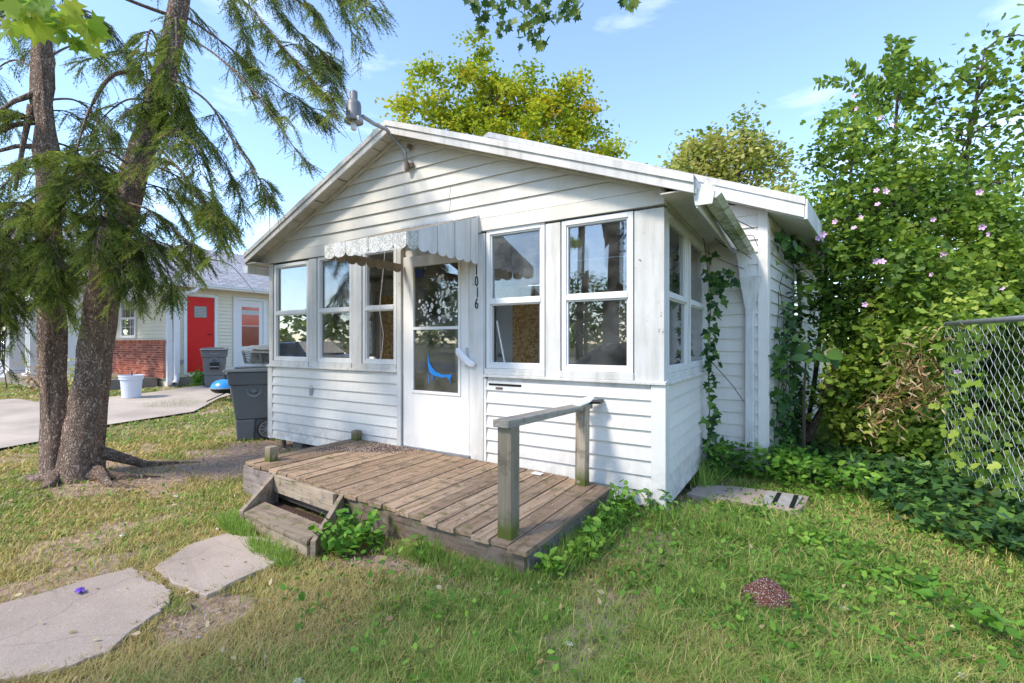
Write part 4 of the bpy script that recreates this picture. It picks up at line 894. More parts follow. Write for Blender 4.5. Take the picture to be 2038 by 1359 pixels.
# front windows
for x0, x1 in ((-17.0, -15.9), (-20.8, -19.9)):
    Tn = lambda u, v, z: (u, NYF-v, z)
    w = window(Tn, x0, x1, 1.52, 2.72, 2.12, depth=.03, mat='glassn', fr=.07, parent=nh, framemat='ntrim')
    MB().box(x0+.1, NYF+.01-.02, 1.6, x1-.1, NYF-.012, 2.66).build('curtain', M['curtain'], w)
    mb = MB()
    for k in (1, 2): mb.box(x0+(x1-x0)*k/3-.008, NYF-.05, 1.6, x0+(x1-x0)*k/3+.008, NYF-.042, 2.66)
    mb.box(x0+.08, NYF-.051, 1.85, x1-.08, NYF-.043, 1.862); mb.box(x0+.08, NYF-.051, 2.42, x1-.08, NYF-.043, 2.432); mb.build('glazing_bars', M['ntrim'], w)

# ------------------------------------------------------------------ bins and yard things
def bin_(loc, rot, label, pocket=False):
    t = thing('wheelie_bin', loc, label, 'trash bin', 'grey wheelie bins'); t.rotation_euler = (0, 0, rot)
    def part(mb, n_, m_, par=t, **k):
        o = mb.build(n_, M[m_], None, **k); o.parent = par; return o
    b = MB(); w0, w1, d0, d1 = .22, .29, .24, .34
    b.hexa([(-w0, -d0, .0), (w0, -d0, .0), (w0, -.02, .0), (-w0, -.02, .0), (-w0-.012, -d0-.02, .30), (w0+.012, -d0-.02, .30), (w0+.012, .0, .30), (-w0-.012, .0, .30)]); b.box(-.20, -.03, .0, .20, d0-.05, .2995)
    b.hexa([(-w0-.012, -d0-.02, .3005), (w0+.012, -d0-.02, .3005), (w0+.012, d0+.02, .3005), (-w0-.012, d0+.02, .3005), (-w1+.02, -d1+.02, .80), (w1-.02, -d1+.02, .80), (w1-.02, d1-.02, .80), (-w1+.02, d1-.02, .80)])
    b.hexa([(-w1, -d1, .8005), (w1, -d1, .8005), (w1, d1, .8005), (-w1, d1, .8005), (-w1-.02, -d1-.02, .985), (w1+.02, -d1-.02, .985), (w1+.02, d1+.02, .985), (-w1-.02, d1+.02, .985)])
    body = part(b, 'body', 'bin', bevel=.018)
    l = MB(); l.hexa([(-w1-.04, -d1-.07, .99), (w1+.04, -d1-.07, .99), (w1+.04, d1+.05, .99), (-w1-.04, d1+.05, .99), (-w1-.02, -d1-.05, 1.03), (w1+.02, -d1-.05, 1.03), (w1+.02, d1+.03, 1.045), (-w1-.02, d1+.03, 1.045)])
    l.box(-.2, -.28, 1.04, .2, .25, 1.058); part(l, 'lid', 'binlid', bevel=.012)
    part(MB().tube([(-.25, d1+.03, .95), (-.25, d1+.10, .97), (.25, d1+.10, .97), (.25, d1+.03, .95)], .016, 8), 'handle', 'bin')
    e = MB(); e.lathe((w1-.028, -.02, .72), [(.075, 0), (.085, .004), (.095, .004), (.1, 0)], 20, 'x'); e.lathe((w1-.028, -.02, .72), [(.0, .002), (.03, .004), (.035, 0)], 12, 'x'); part(e, 'emblem', 'emboss', par=body)
    e = MB(); e.lathe((0, -d1+.012, .70), [(.075, 0), (.085, -.006), (.095, -.006), (.1, 0)], 20, 'y'); part(e, 'emblem', 'emboss', par=body)
    for i in range(5): 
        e = MB(); e.box(w1-.045, -.1+i*.035, .46, w1-.035, -.082+i*.035, .50)
    for s in (-1, 1):
        w = MB(); w.lathe((s*.235, d0-.08, .15), [(.0, -.03), (.11, -.03), (.148, -.028), (.152, -.02), (.152, .02), (.148, .028), (.12, .03), (.118, .016), (0, .016)], 28, 'x')
        wo_ = part(w, 'wheel', 'rubber', smooth=False)
        r = MB(); r.lathe((s*.235, d0-.08, .15), [(0, s*.018), (.026, s*.018), (.028, s*.034), (0, s*.036)], 14, 'x')
        r.lathe((s*.235, d0-.08, .15), [(.104, s*.018), (.104, s*.033), (.119, s*.033), (.119, s*.018)], 28, 'x')
        for k in range(10):
            a = 2*math.pi*k/10; r.beam((s*.235+s*.026, d0-.08+.02*math.cos(a), .15+.02*math.sin(a)), (s*.235+s*.026, d0-.08+.11*math.cos(a), .15+.11*math.sin(a)), .016, .014, up=(1, 0, 0))
        part(r, 'rim', 'rim', par=wo_)
    part(MB().tube([(-.22, d0-.08, .15), (.22, d0-.08, .15)], .014, 8), 'axle', 'rubber')
    if pocket:
        part(MB().box(-.10, -d1-.010, .48, .10, -d1+.06, .66), 'pocket', 'black'); part(MB().tube([(-.11, -d1-.012, .545), (.11, -d1-.012, .545)], .012, 8), 'grab_bar', 'emboss')
        part(MB().box(-.10, -d1-.026, .88, .10, -d1-.019, .91), 'lettering', 'emboss')
    return t
bin_((-6.02, .24, float(gz(-6, .3))+.01), R_(-34), 'grey wheelie bin against the left corner of the white porch, louvres on its lid')
bin_((-12.75, 2.95, .20), R_(62), 'grey wheelie bin standing in front of the red door', True)
lv = thing('louvred_panel', Q(515, 722, 6.7), 'weathered two-section louvred panel lying on the nearer bin lid', 'vent panel')
M['louv'] = plain('weathered_louvre', (.36, .36, .33), .7, var=.7, scale=14, dark=.35)
c0 = Vector((-5.98, .30, 1.085)); ax = Vector((.75, .58, -.05)).normalized(); upv = Vector((.25, -.35, .9)).normalized()
mb = MB()
for s in (-.24, .0, .24): mb.beam(c0+ax*s, c0+ax*s+upv*.20, .025, .03)
mb.beam(c0-ax*.25, c0+ax*.25, .03, .03); mb.beam(c0-ax*.25+upv*.2, c0+ax*.25+upv*.2, .03, .03); mb.build('frame', M['louv'], lv)
for s in (-.22, .02):
    for k in range(6): MB().beam(c0+ax*s+upv*(.03+k*.028), c0+ax*(s+.2)+upv*(.03+k*.028), .020, .005, up=(0, -.6, .8)).build('slat', M['louv'], lv)
MB().hexa([tuple(c0+ax*a-upv*0+Vector((-.05, .07, h))) for a, h in ((-.22, 0), (.3, -.01), (.3, -.01), (-.22, 0), (-.2, .19), (.3, .17), (.25, .21), (-.12, .23))]).build('backing', M['vent'], lv)
mb = MB()
bn = bmesh.new(); bmesh.ops.create_icosphere(bn, subdivisions=3, radius=1)
for v in bn.verts:
    n_ = float(vnoise(v.co.x*2+3, v.co.y*2+v.co.z)); v.co = Vector((v.co.x*.27*(1+n_*.4), v.co.y*.17*(1+.3*n_), v.co.z*.030*(.4+2.2*n_)))
me = bpy.data.meshes.new('tarp'); bn.to_mesh(me); bn.free(); me.shade_smooth(); o = link('tarp', me, M['vent']); o.location = c0+Vector((-.02, .10, .235)); o.rotation_euler = (.1, .05, .6)
tag(o, 'crumpled grey-green tarp on top of the louvred panel on the bin', 'tarp')
# blue grill lying on its legs
gp = Vector((-10.35, 2.0, .16)); gr = thing('kettle_grill', gp, 'small blue kettle grill low on the driveway between the bins', 'grill')
MB().lathe(gp+Vector((0, 0, .16)), [(.0, .24), (.1, .235), (.2, .20), (.27, .14), (.30, .06), (.305, .04)], 24).build('lid', M['blue'], gr, smooth=True)
MB().lathe(gp+Vector((0, 0, .16)), [(.30, .04), (.28, -.02), (.2, -.07), (0, -.09)], 24).build('bowl', M['black'], gr, smooth=True)
MB().lathe(gp+Vector((0, 0, .16)), [(.308, .03), (.315, .035), (.315, .05), (.305, .055)], 24).build('rim', M['metal'], gr)
MB().box(gp.x-.05, gp.y-.03, gp.z+.395, gp.x+.05, gp.y+.03, gp.z+.43).build('handle', M['black'], gr, bevel=.01)
for a, b in (((.2, -.1, .1), (.75, -.75, .02)), ((.3, .0, .1), (.95, -.25, .02)), ((-.2, .1, .1), (-.3, .3, .0)), ((.1, .2, .1), (.3, .5, .0))): MB().tube([gp+Vector(a), gp+Vector(b)], .012, 6).build('leg', M['black'], gr)
bp = Vector((-11.85, .75, .17)); bk = thing('bucket', bp, 'pale grey-blue plastic bucket of soil by the brick wall', 'bucket')
MB().lathe(bp, [(.0, .0), (.17, .0), (.20, .40), (.225, .41), (.225, .46), (.235, .47), (.235, .50), (.215, .50), (.20, .45), (0, .44)], 28).build('pail', M['bucket'], bk, smooth=False)
MB().lathe(bp, [(0, .452), (.2, .452), (.205, .448)], 20).build('soil', M['mound'], bk)
MB().tube([bp+Vector((.02, 0, .45)), bp+Vector((.025, 0, .60))], .012, 6).build('stick', M['twig'], bk)
# garden flag at the far left
fp = Q(14, 800, 12.5); fg = thing('garden_flag', (fp.x, fp.y, float(gz(fp.x, fp.y))), 'small white garden flag with a purple star at the left edge', 'flag')
b0 = Vector((fp.x, fp.y, float(gz(fp.x, fp.y))))
MB().tube([b0, b0+RT*-.10+Vector((0, 0, .65)), b0+RT*-.3+Vector((0, 0, .95))], .01, 6).build('pole', M['black'], fg)
q0 = b0+RT*-.34+Vector((0, 0, .30)); MB().hexa([tuple(q0+RT*a+Vector((0, 0, c))+FW*d) for a, c, d in ((-.3, 0, 0), (.3, 0, 0), (.3, 0, .01), (-.3, 0, .01), (-.28, .52, 0), (.16, .52, 0), (.16, .52, .01), (-.28, .52, .01))]).build('cloth', M['cloth'], fg)
mb = MB(); star = [tuple(q0+RT*(.02+(.17 if k % 2 == 0 else .09)*math.cos(k*math.pi/8))+Vector((0, 0, .24+(.2 if k % 2 == 0 else .1)*math.sin(k*math.pi/8)))-FW*.006) for k in range(16)]
mb.add(star+[tuple(Vector(p)+FW*.004) for p in star], [tuple(range(16)), tuple(range(31, 15, -1))]); mb.build('star_print', M['purple'], fg)

# ------------------------------------------------------------------ litter and small things
def scrap(name, loc, size, mat, label, cat='litter', seed=0, flat_=.5, rot=0., par=None):
    bn = bmesh.new(); bmesh.ops.create_icosphere(bn, subdivisions=3, radius=1); r = np.random.default_rng(seed); ph = r.random(6)*9
    for v in bn.verts:
        c = v.co; k = 1+.28*math.sin(c.x*5+ph[0]+2*math.sin(c.y*4+ph[1]))+.22*math.sin(c.y*7+ph[2]+c.z*5)
        v.co = Vector((c.x*size[0]*k, c.y*size[1]*k, c.z*size[2]*(1+.5*math.sin(c.x*9+ph[3]+c.y*6))))
    me = bpy.data.meshes.new(name); bn.to_mesh(me); bn.free(); o = link(name, me, M[mat]); o.location = loc; o.rotation_euler = (0, 0, rot)
    if label: tag(o, label, cat)
    return o
def on(px, py, dz_=.01):
    p = G(px, py, 0); p = G(px, py, float(gz(p.x, p.y))+dz_); return p
scrap('wrapper', on(160, 1175, .04), (.028, .018, .010), 'purple', 'crumpled purple wrapper at the edge of the large path slab', seed=1)
scrap('paper_scrap', on(565, 1291), (.022, .010, .006), 'paper', 'folded white paper scrap in the dry grass near the bottom edge', seed=2, rot=.4)
scrap('paper_scrap', on(393, 1269), (.014, .010, .006), 'paper', 'little white scrap right of the large path slab', seed=3)
scrap('paper_scrap', on(595, 1357, .02), (.022, .014, .009), 'paper', 'white scrap cut by the bottom edge of the photo', seed=4)
scrap('paper_scrap', on(1132, 1281), (.020, .012, .008), 'paper', 'pale blue-white scrap in the grass at bottom centre', seed=5)
scrap('paper_scrap', on(1915, 1345, .03), (.020, .012, .010), 'paper', 'pale curled scrap in the lush grass at the bottom right', seed=6)
scrap('paper_scrap', on(243, 1066), (.018, .014, .008), 'paper', 'white scrap in the yellow grass left of the path', seed=7)
scrap('paper_scrap', on(350, 988), (.030, .018, .006), 'paper', 'flat grey scrap on the lawn between spruce and steps', seed=8)
scrap('paper_scrap', on(1680, 1211, .03), (.022, .008, .006), 'paper', 'thin white scrap right of the red granule pile', seed=9)
scrap('paper_scrap', on(432, 1054), (.018, .008, .012), 'paper', 'small upright white scrap at the far end of the path', seed=10)
d0_ = G(1070, 944, .265); tag(MB().hexa([(d0_.x-.055, d0_.y-.03, .268), (d0_.x+.045, d0_.y-.035, .268), (d0_.x+.05, d0_.y+.02, .272), (d0_.x-.045, d0_.y+.03, .272), (d0_.x-.055, d0_.y-.03, .272), (d0_.x+.045, d0_.y-.035, .273), (d0_.x+.05, d0_.y+.02, .277), (d0_.x-.045, d0_.y+.03, .276)]).build('envelope', M['paper']), 'white envelope lying on the deck near the wall', 'envelope')
def clothmesh(name, rows, mat, label, cat='cloth'):
    """lofted folded cloth: rows of cross-section points"""
    n_ = len(rows[0]); mb = MB(); vs_ = [p for r in rows for p in r]; fs = [(i*n_+k, i*n_+(k+1) % n_, (i+1)*n_+(k+1) % n_, (i+1)*n_+k) for i in range(len(rows)-1) for k in range(n_)]
    fs += [tuple(range(n_-1, -1, -1)), tuple((len(rows)-1)*n_+k for k in range(n_))]; mb.add(vs_, fs)
    o = mb.build(name, M[mat], smooth=True); s = o.modifiers.new('s', 'SUBSURF'); s.levels = s.render_levels = 2; tag(o, label, cat); return o
def ring(c, ax_, a, b, n_=10, ph=0., wob=.34):
    ax_ = Vector(ax_).normalized(); u = ax_.cross(Vector((0, 0, 1))).normalized(); w = u.cross(ax_)
    return [tuple(Vector(c)+Vector((random.gauss(0, .007), random.gauss(0, .005), random.gauss(0, .007)))+u*math.cos(t)*a*(1+wob*math.sin(3*t+ph))+w*math.sin(t)*b*(1+wob*math.cos(4*t+ph))) for t in [2*math.pi*k/n_ for k in range(n_)]]
# rag over the far end of the handrail
rc = Vector((-.60, -.13, .915))
clothmesh('rag', [ring(rc+Vector((.02, -.22, .004)), (.1, 1, 0), .035, .006, ph=1), ring(rc+Vector((.0, -.16, .018)), (.1, 1, 0), .06, .014, ph=2), ring(rc+Vector((-.0, -.08, .026)), (0, 1, 0), .066, .020, ph=3), ring(rc+Vector((.03, -.02, .04)), (.3, 1, .1), .06, .014, ph=4), ring(rc+Vector((.05, .04, .052)), (.4, 1, 0), .05, .012, ph=5)], 'cloth', 'white rag draped over the far end of the deck handrail')
MB_r = MB(); MB_r.hexa([(-.60, -.20, .912), (-.47, -.13, .912), (-.48, -.02, .918), (-.60, -.08, .918), (-.60, -.20, .93), (-.47, -.13, .932), (-.48, -.02, .94), (-.60, -.08, .935)]); tag(MB_r.build('roof_tile', M['black']), 'small dark grey shingle piece under the rag on the handrail', 'shingle')
# rag hanging on the storm door handle
hc = Vector((-1.93, -.065, 1.27))
clothmesh('rag', [ring(hc+Vector((-.07, -.01, .075)), (.7, 0, -.6), .010, .022, ph=0), ring(hc+Vector((-.05, -.005, .05)), (.7, 0, -.6), .016, .040, ph=1), ring(hc, (.7, .0, -.6), .022, .045, ph=2), ring(hc+Vector((.06, .0, -.04)), (.8, 0, -.4), .022, .042, ph=3), ring(hc+Vector((.12, .01, -.07)), (.9, 0, -.4), .016, .034, ph=4), ring(hc+Vector((.15, .01, -.085)), (.9, 0, -.4), .006, .012, ph=4)], 'cloth', 'white rag tied round the storm door handle')
# red granule pile
def mound(name, c, rx, ry, h, mat, label, cat):
    mb = MB(); n_, m_ = 28, 12; vs_ = [(c[0], c[1], c[2]+h)]
    for i in range(1, m_+1):
        for k in range(n_):
            a = 2*math.pi*k/n_; r = i/m_; x = c[0]+rx*r*math.cos(a)*(1+.12*math.sin(2*a+1)); y = c[1]+ry*r*math.sin(a)*(1+.1*math.sin(3*a)); z = c[2]+h*max(0, (1-r**1.25))+(float(vnoise(x, y, 40))-.5)*.025*(1-r)-.01*(i == m_)
            vs_.append((x, y, z))
    fs = [(0, 1+k, 1+(k+1) % n_) for k in range(n_)]+[(1+(i-1)*n_+k, 1+i*n_+k, 1+i*n_+(k+1) % n_, 1+(i-1)*n_+(k+1) % n_) for i in range(1, m_) for k in range(n_)]
    mb.add(vs_, fs); o = mb.build(name, M[mat], smooth=True); tag(o, label, cat); return o
mound('granule_pile', (.775, -1.04, float(gz(.77, -1))), .145, .12, .135, 'mound', 'small conical pile of red-brown granules in the right lawn', 'pile')
# spilled seed on the deck, beside the wall
def granules(name, n, sx, sy, c, z, rot, label, mat=None, s0=.0035):
    P_ = rng.normal(size=(n, 2))*[sx, sy]; cr_, sr_ = math.cos(rot), math.sin(rot); P_ = P_@np.array([[cr_, sr_], [-sr_, cr_]])+[c[0], c[1]]
    zz = np.full(n, 0.) + z; ok = P_[:, 1] < -.07; P_ = P_[ok]; n = len(P_)
    P3 = np.column_stack([P_, z-.012*0+rng.random(n)*.006]); tv = np.array([(1, 0, 0), (-.5, .8, 0), (-.5, -.8, 0), (0, 0, 1.), (0, 0, -1.)]); tf = np.array([(0, 1, 3), (1, 2, 3), (2, 0, 3), (1, 0, 4), (2, 1, 4), (0, 2, 4)])
    Rm = frames(rng.normal(size=(n, 3))); V, F, tt = place(tv, tf, P3, Rm, s0*(.6+rng.random(n)), rng.random(n)); o = link(name, npmesh(name, V, F, tt), mat); return tag(o, label, None, kind='stuff')
seedm = leafmat('spilled_seed', [(0, (.05, .02, .015)), (.6, (.16, .07, .05)), (.72, (.2, .1, .07)), (.76, (.62, .58, .52)), (1, (.7, .68, .64))], 0.)
granules('spilled_seed', 3800, .34, .055, (-3.05, -.42), .288, .55, 'brown and white spilled granules across the back of the deck', seedm)
granules('spilled_seed', 1500, .16, .09, (-2.95, -.2), .288, .1, 'brown and white spilled granules against the wall by the short post', seedm)
granules('step_debris', 900, .22, .04, (-2.42, -1.52), .03, -.08, 'dark leaf debris inside the step box', seedm)
# slab and striped mat at the right corner
slab('concrete_pad', [(.05, .62), (.06, 1.10), (.40, 1.22), (.98, 1.22), (.90, .64), (.55, .60)], .055, M['conc'], 'low concrete pad at the right corner of the porch')
tag(MB().hexa([(.62, .66, .135-.08), (.86, .64, .05), (.93, 1.1, .05), (.66, 1.12, .05), (.62, .66, .065), (.86, .64, .065), (.93, 1.1, .065), (.66, 1.12, .065)]).build('board_offcut', M['offcut']), 'pale board with two black stripes lying on the concrete pad', 'board')
so = bpy.context.scene.objects['board_offcut']
for x in (.70, .83): MB().hexa([(x, .66, .0655), (x+.035, .66, .0655), (x+.07, 1.09, .0655), (x+.035, 1.09, .0655), (x, .66, .068), (x+.035, .66, .068), (x+.07, 1.09, .068), (x+.035, 1.09, .068)]).build('stripe', M['black'], so)
tag(MB().tube([(-4.9, .0, .03), (-4.5, -.12, .025), (-4.1, -.1, .03)], [.02, .025, .01], 6).build('fallen_branch', M['twig'], smooth=True), 'thin dead branch on the bare soil left of the deck', 'branch')

# ------------------------------------------------------------------ chain link fence on the right
fe = thing('chain_link_fence', (2.1, 1.5, .2), 'galvanised chain link fence at the right edge, overgrown at its far end', 'fence')
f0 = np.array([2.32, .35, 0]); f1 = np.array([2.02, 1.85, 0]); fd = (f1-f0)/np.linalg.norm(f1-f0); FL = np.linalg.norm(f1-f0); ft, fb = 1.575, .25
fp_ = lambda u, z, o=0: Vector((f0[0]+fd[0]*u+fd[1]*o, f0[1]+fd[1]*u-fd[0]*o, z))
MB().tube([fp_(-.1, ft+.01), fp_(FL, ft+.0)], .021, 12).build('top_rail', M['metal'], fe, smooth=True)
MB().tube([fp_(.42, ft-.075, -.03), fp_(.42, ft-.075, -.03)+Vector((.7, .25, .02))], .016, 12).build('side_rail', M['metal'], fe, smooth=True)
for u in (-.2,): MB().tube([fp_(u, -.1, -.03), fp_(u, ft-.03, -.03)], .024, 12).build('post', M['metal'], fe, smooth=True)
mb = MB(); sp = .105; nz = int((ft-fb)/(sp*.5)); nu = int(FL/sp)+1
for k in range(-1, nu):
    for s in (0, 1):
        pts = [fp_((k+ (.5 if (q+s) % 2 else 0)+ (0 if s == 0 else .5))*sp+.02*math.sin(q*.3+k)*.3, ft-.005-q*sp*.5, .004*(1 if q % 2 else -1)) for q in range(nz)]
        if k % 1 == 0 and s == 0: mb.tube(pts, .0019, 3, False)
for k in range(-1, nu):
    pts = [fp_((k+(.5 if (q+1) % 2 else 0)+.5)*sp, ft-.005-q*sp*.5, .004*(-1 if q % 2 else 1)) for q in range(nz)]
    mb.tube(pts, .0019, 3, False)
o = mb.build('wire_mesh', plain('fence_wire', (.62, .62, .60), .5, .3, var=.3, scale=20), fe); o['kind'] = 'stuff'
mb = MB(); pts = [fp_(.25+.02*math.sin(k*2.1), ft-.1-k*.06, -.5+.02*k) for k in range(4)]
for k in range(22):
    q = fp_(.42, ft-.075, -.03)+Vector((.7, .25, .02))*(k/30); mb.tube([q, q+Vector((.02, .0, -.08)), q+Vector((-.02, .01, -.16))], .002, 3, False)
o = mb.build('wire_curl', M['metal'], fe); o['kind'] = 'stuff'
# ------------------------------------------------------------------ SPRUCE with two trunks
sp_ = thing('spruce_tree', (-5.35, -2.0, 0), 'double-trunked spruce with drooping branches standing on the left lawn', 'tree')
def bigtrunk(pts, rads, name='trunk', parent=sp_, seg=26, n=22, amp=.018):
    P_ = [Vector(p) for p in pts]; out = []; rr = []
    for i in range(len(P_)-1):
        p0 = P_[max(i-1, 0)]; p1 = P_[i]; p2 = P_[i+1]; p3 = P_[min(i+2, len(P_)-1)]
        for s in np.linspace(0, 1, seg//(len(P_)-1)+2)[:-1]:
            out.append(.5*((2*p1)+(p2-p0)*s+(2*p0-5*p1+4*p2-p3)*s*s+(3*p1-p0-3*p2+p3)*s**3)); rr.append(rads[i]+(rads[i+1]-rads[i])*s)
    out.append(P_[-1]); rr.append(rads[-1]); mb = MB(); mb.tube(out, rr, n)
    mb.v = [tuple(Vector(v)+Vector((float(vnoise(v[2]*3, v[0]*9+v[1]*7, 2.)-.5), float(vnoise(v[2]*3+9, v[1]*9-v[0]*7, 2.)-.5), 0))*amp*3+(Vector(v)-Vector((sum(q.x for q in P_)/len(P_), sum(q.y for q in P_)/len(P_), v[2]))).normalized()*(float(vnoise(v[2]*14, math.atan2(v[1]+2, v[0]+5)*9, 3.))-.5)*amp*1.2) for v in mb.v]
    return mb.build(name, M['bark'], parent, smooth=True)
TA = [Q(122, 985, 4.82), Q(112, 880, 4.86), Q(104, 700, 4.92), Q(97, 480, 4.95), Q(90, 250, 5.0), Q(82, 60, 5.05), Q(70, -350, 5.1), Q(60, -900, 5.1)]
TB = [Q(165, 985, 4.78), Q(163, 890, 4.82), Q(193, 700, 4.85), Q(222, 500, 4.88), Q(285, 290, 4.92), Q(340, 100, 4.98), Q(385, -250, 5.05), Q(400, -900, 5.1)]
bigtrunk(TA, [.16, .125, .105, .098, .090, .082, .07, .04]); bigtrunk(TB, [.20, .165, .135, .130, .115, .10, .085, .05])
for (a, b, c, r) in (((150, 940, 4.75), (225, 925, 4.8), (330, 958, 4.95), .07), ((130, 950, 4.7), (80, 960, 4.7), (20, 985, 4.9), .08), ((190, 930, 4.8), (215, 962, 4.6), (290, 975, 4.6), .045), ((110, 940, 4.8), (100, 985, 4.5), (60, 1010, 4.4), .06), ((200, 900, 4.9), (290, 900, 5.3), (420, 900, 5.6), .05)):
    mb = MB(); p2 = Q(*c); p2.z = float(gz(p2.x, p2.y))-.02; p1 = Q(*b); p1.z = float(gz(p1.x, p1.y))+.02; mb.tube([Q(*a), p1, p2], [r*1.3, r*.8, r*.25], 8); mb.build('root', M['bark'], sp_, smooth=True)
MB().lathe(Q(202, 752, 4.66), [(0, .0), (.03, .005), (.05, .0), (.06, -.02)], 16, 'y').build('knot', M['twig'], sp_)
# spruce twig template: stem plus needles
def twig_template():
    V = []; F = []; r = np.random.default_rng(3)
    for k in range(15):
        t = .04+.92*k/15; a = 2.4*k; dx_, dz_ = math.cos(a), math.sin(a)*.55; L_ = .24*(1-.4*t); b = np.array([0, t, 0]); tip = b+np.array([dx_*L_*.8, L_*.75, dz_*L_*.8]); w = np.array([-dz_, 0, dx_])*.024+np.array([0, .02, 0])
        n = len(V); V += [b-w, b+w, tip]; F.append((n, n+1, n+2))
    n = len(V); V += [(-.012, 0, 0), (.012, 0, 0), (0, 1.05, 0)]; F.append((n, n+1, n+2)); return np.array(V), np.array(F)
TW = twig_template()
tw_p, tw_d, tw_s, tw_t = [], [], [], []; limb_mb = MB(); fine_mb = MB()
def foliage_limb(pts, r=.03, dens=1., droop=1., sec=(.14, .42), start=.25, tint=.45):
    P_ = [Vector(p) for p in pts]; out = []
    N_ = 9
    for i in range(len(P_)-1):
        p0 = P_[max(i-1, 0)]; p1 = P_[i]; p2 = P_[i+1]; p3 = P_[min(i+2, len(P_)-1)]
        for s in np.linspace(0, 1, N_)[:-1]: out.append(.5*((2*p1)+(p2-p0)*s+(2*p0-5*p1+4*p2-p3)*s*s+(3*p1-p0-3*p2+p3)*s**3))
    out.append(P_[-1]); n = len(out)
    if r >= .013: MB().tube(out, [r*(1-.8*i/n) for i in range(n)], 6).build('limb', M['bark'], sp_, smooth=True)
    else: fine_mb.tube(out, [r*(1-.8*i/n) for i in range(n)], 5)
    L_ = sum((out[i+1]-out[i]).length for i in range(n-1)); ns = int(L_*42*dens)
    for k in range(ns):
        t = start+(1-start)*random.random()**.85; i = min(int(t*(n-1)), n-2); p = out[i].lerp(out[i+1], t*(n-1)-i); d = (out[i+1]-out[i]).normalized()
        side = d.cross(Vector((0, 0, 1))).normalized()*random.choice((-1, 1)); l = random.uniform(*sec)*(1-.45*t); cur = p.copy(); v = (side*random.uniform(.3, 1)+d*random.uniform(.2, .9)+Vector((0, 0, random.uniform(-.3, .2)))).normalized(); pth = [cur.copy()]
        stp = .055; m_ = max(2, int(l/stp)); tt = min(1, max(0, random.gauss(tint, .13)))
        for q in range(m_):
            _c = cur-CAM; _y = max(_c.dot(FW), .1); _px = 1019+940*_c.dot(RT)/_y; _py = 680-940*_c.z/_y
            if (668 < _px < 760 and 150 < _py < 285) or (_px > 300 and _py > 600-max(0, _px-340)): break
            v = (v+Vector((0, 0, -.24*droop))+Vector((random.uniform(-.12, .12), random.uniform(-.12, .12), 0))).normalized(); cur = cur+v*stp; pth.append(cur.copy())
            for s_ in (-1, 1, 0):
                if random.random() < .12: continue
                sd_ = v.cross(Vector((0, 0, 1)));  sd_ = sd_.normalized() if sd_.length > .05 else Vector((random.random()-.5, random.random()-.5, 0)).normalized()
                dd = (v*.8+sd_*s_*random.uniform(.4, .9)+Vector((0, 0, -.25*droop))).normalized()
                tw_p.append(tuple(cur)); tw_d.append(tuple(dd)); tw_s.append(random.uniform(.085, .15)*(1.25 if s_ == 0 else 1)); tw_t.append(min(1, max(0, tt+random.gauss(0, .08))))
        fine_mb.tube(pth, [.004]+[.0022]*(len(pth)-1), 3, False)
D0 = 4.95
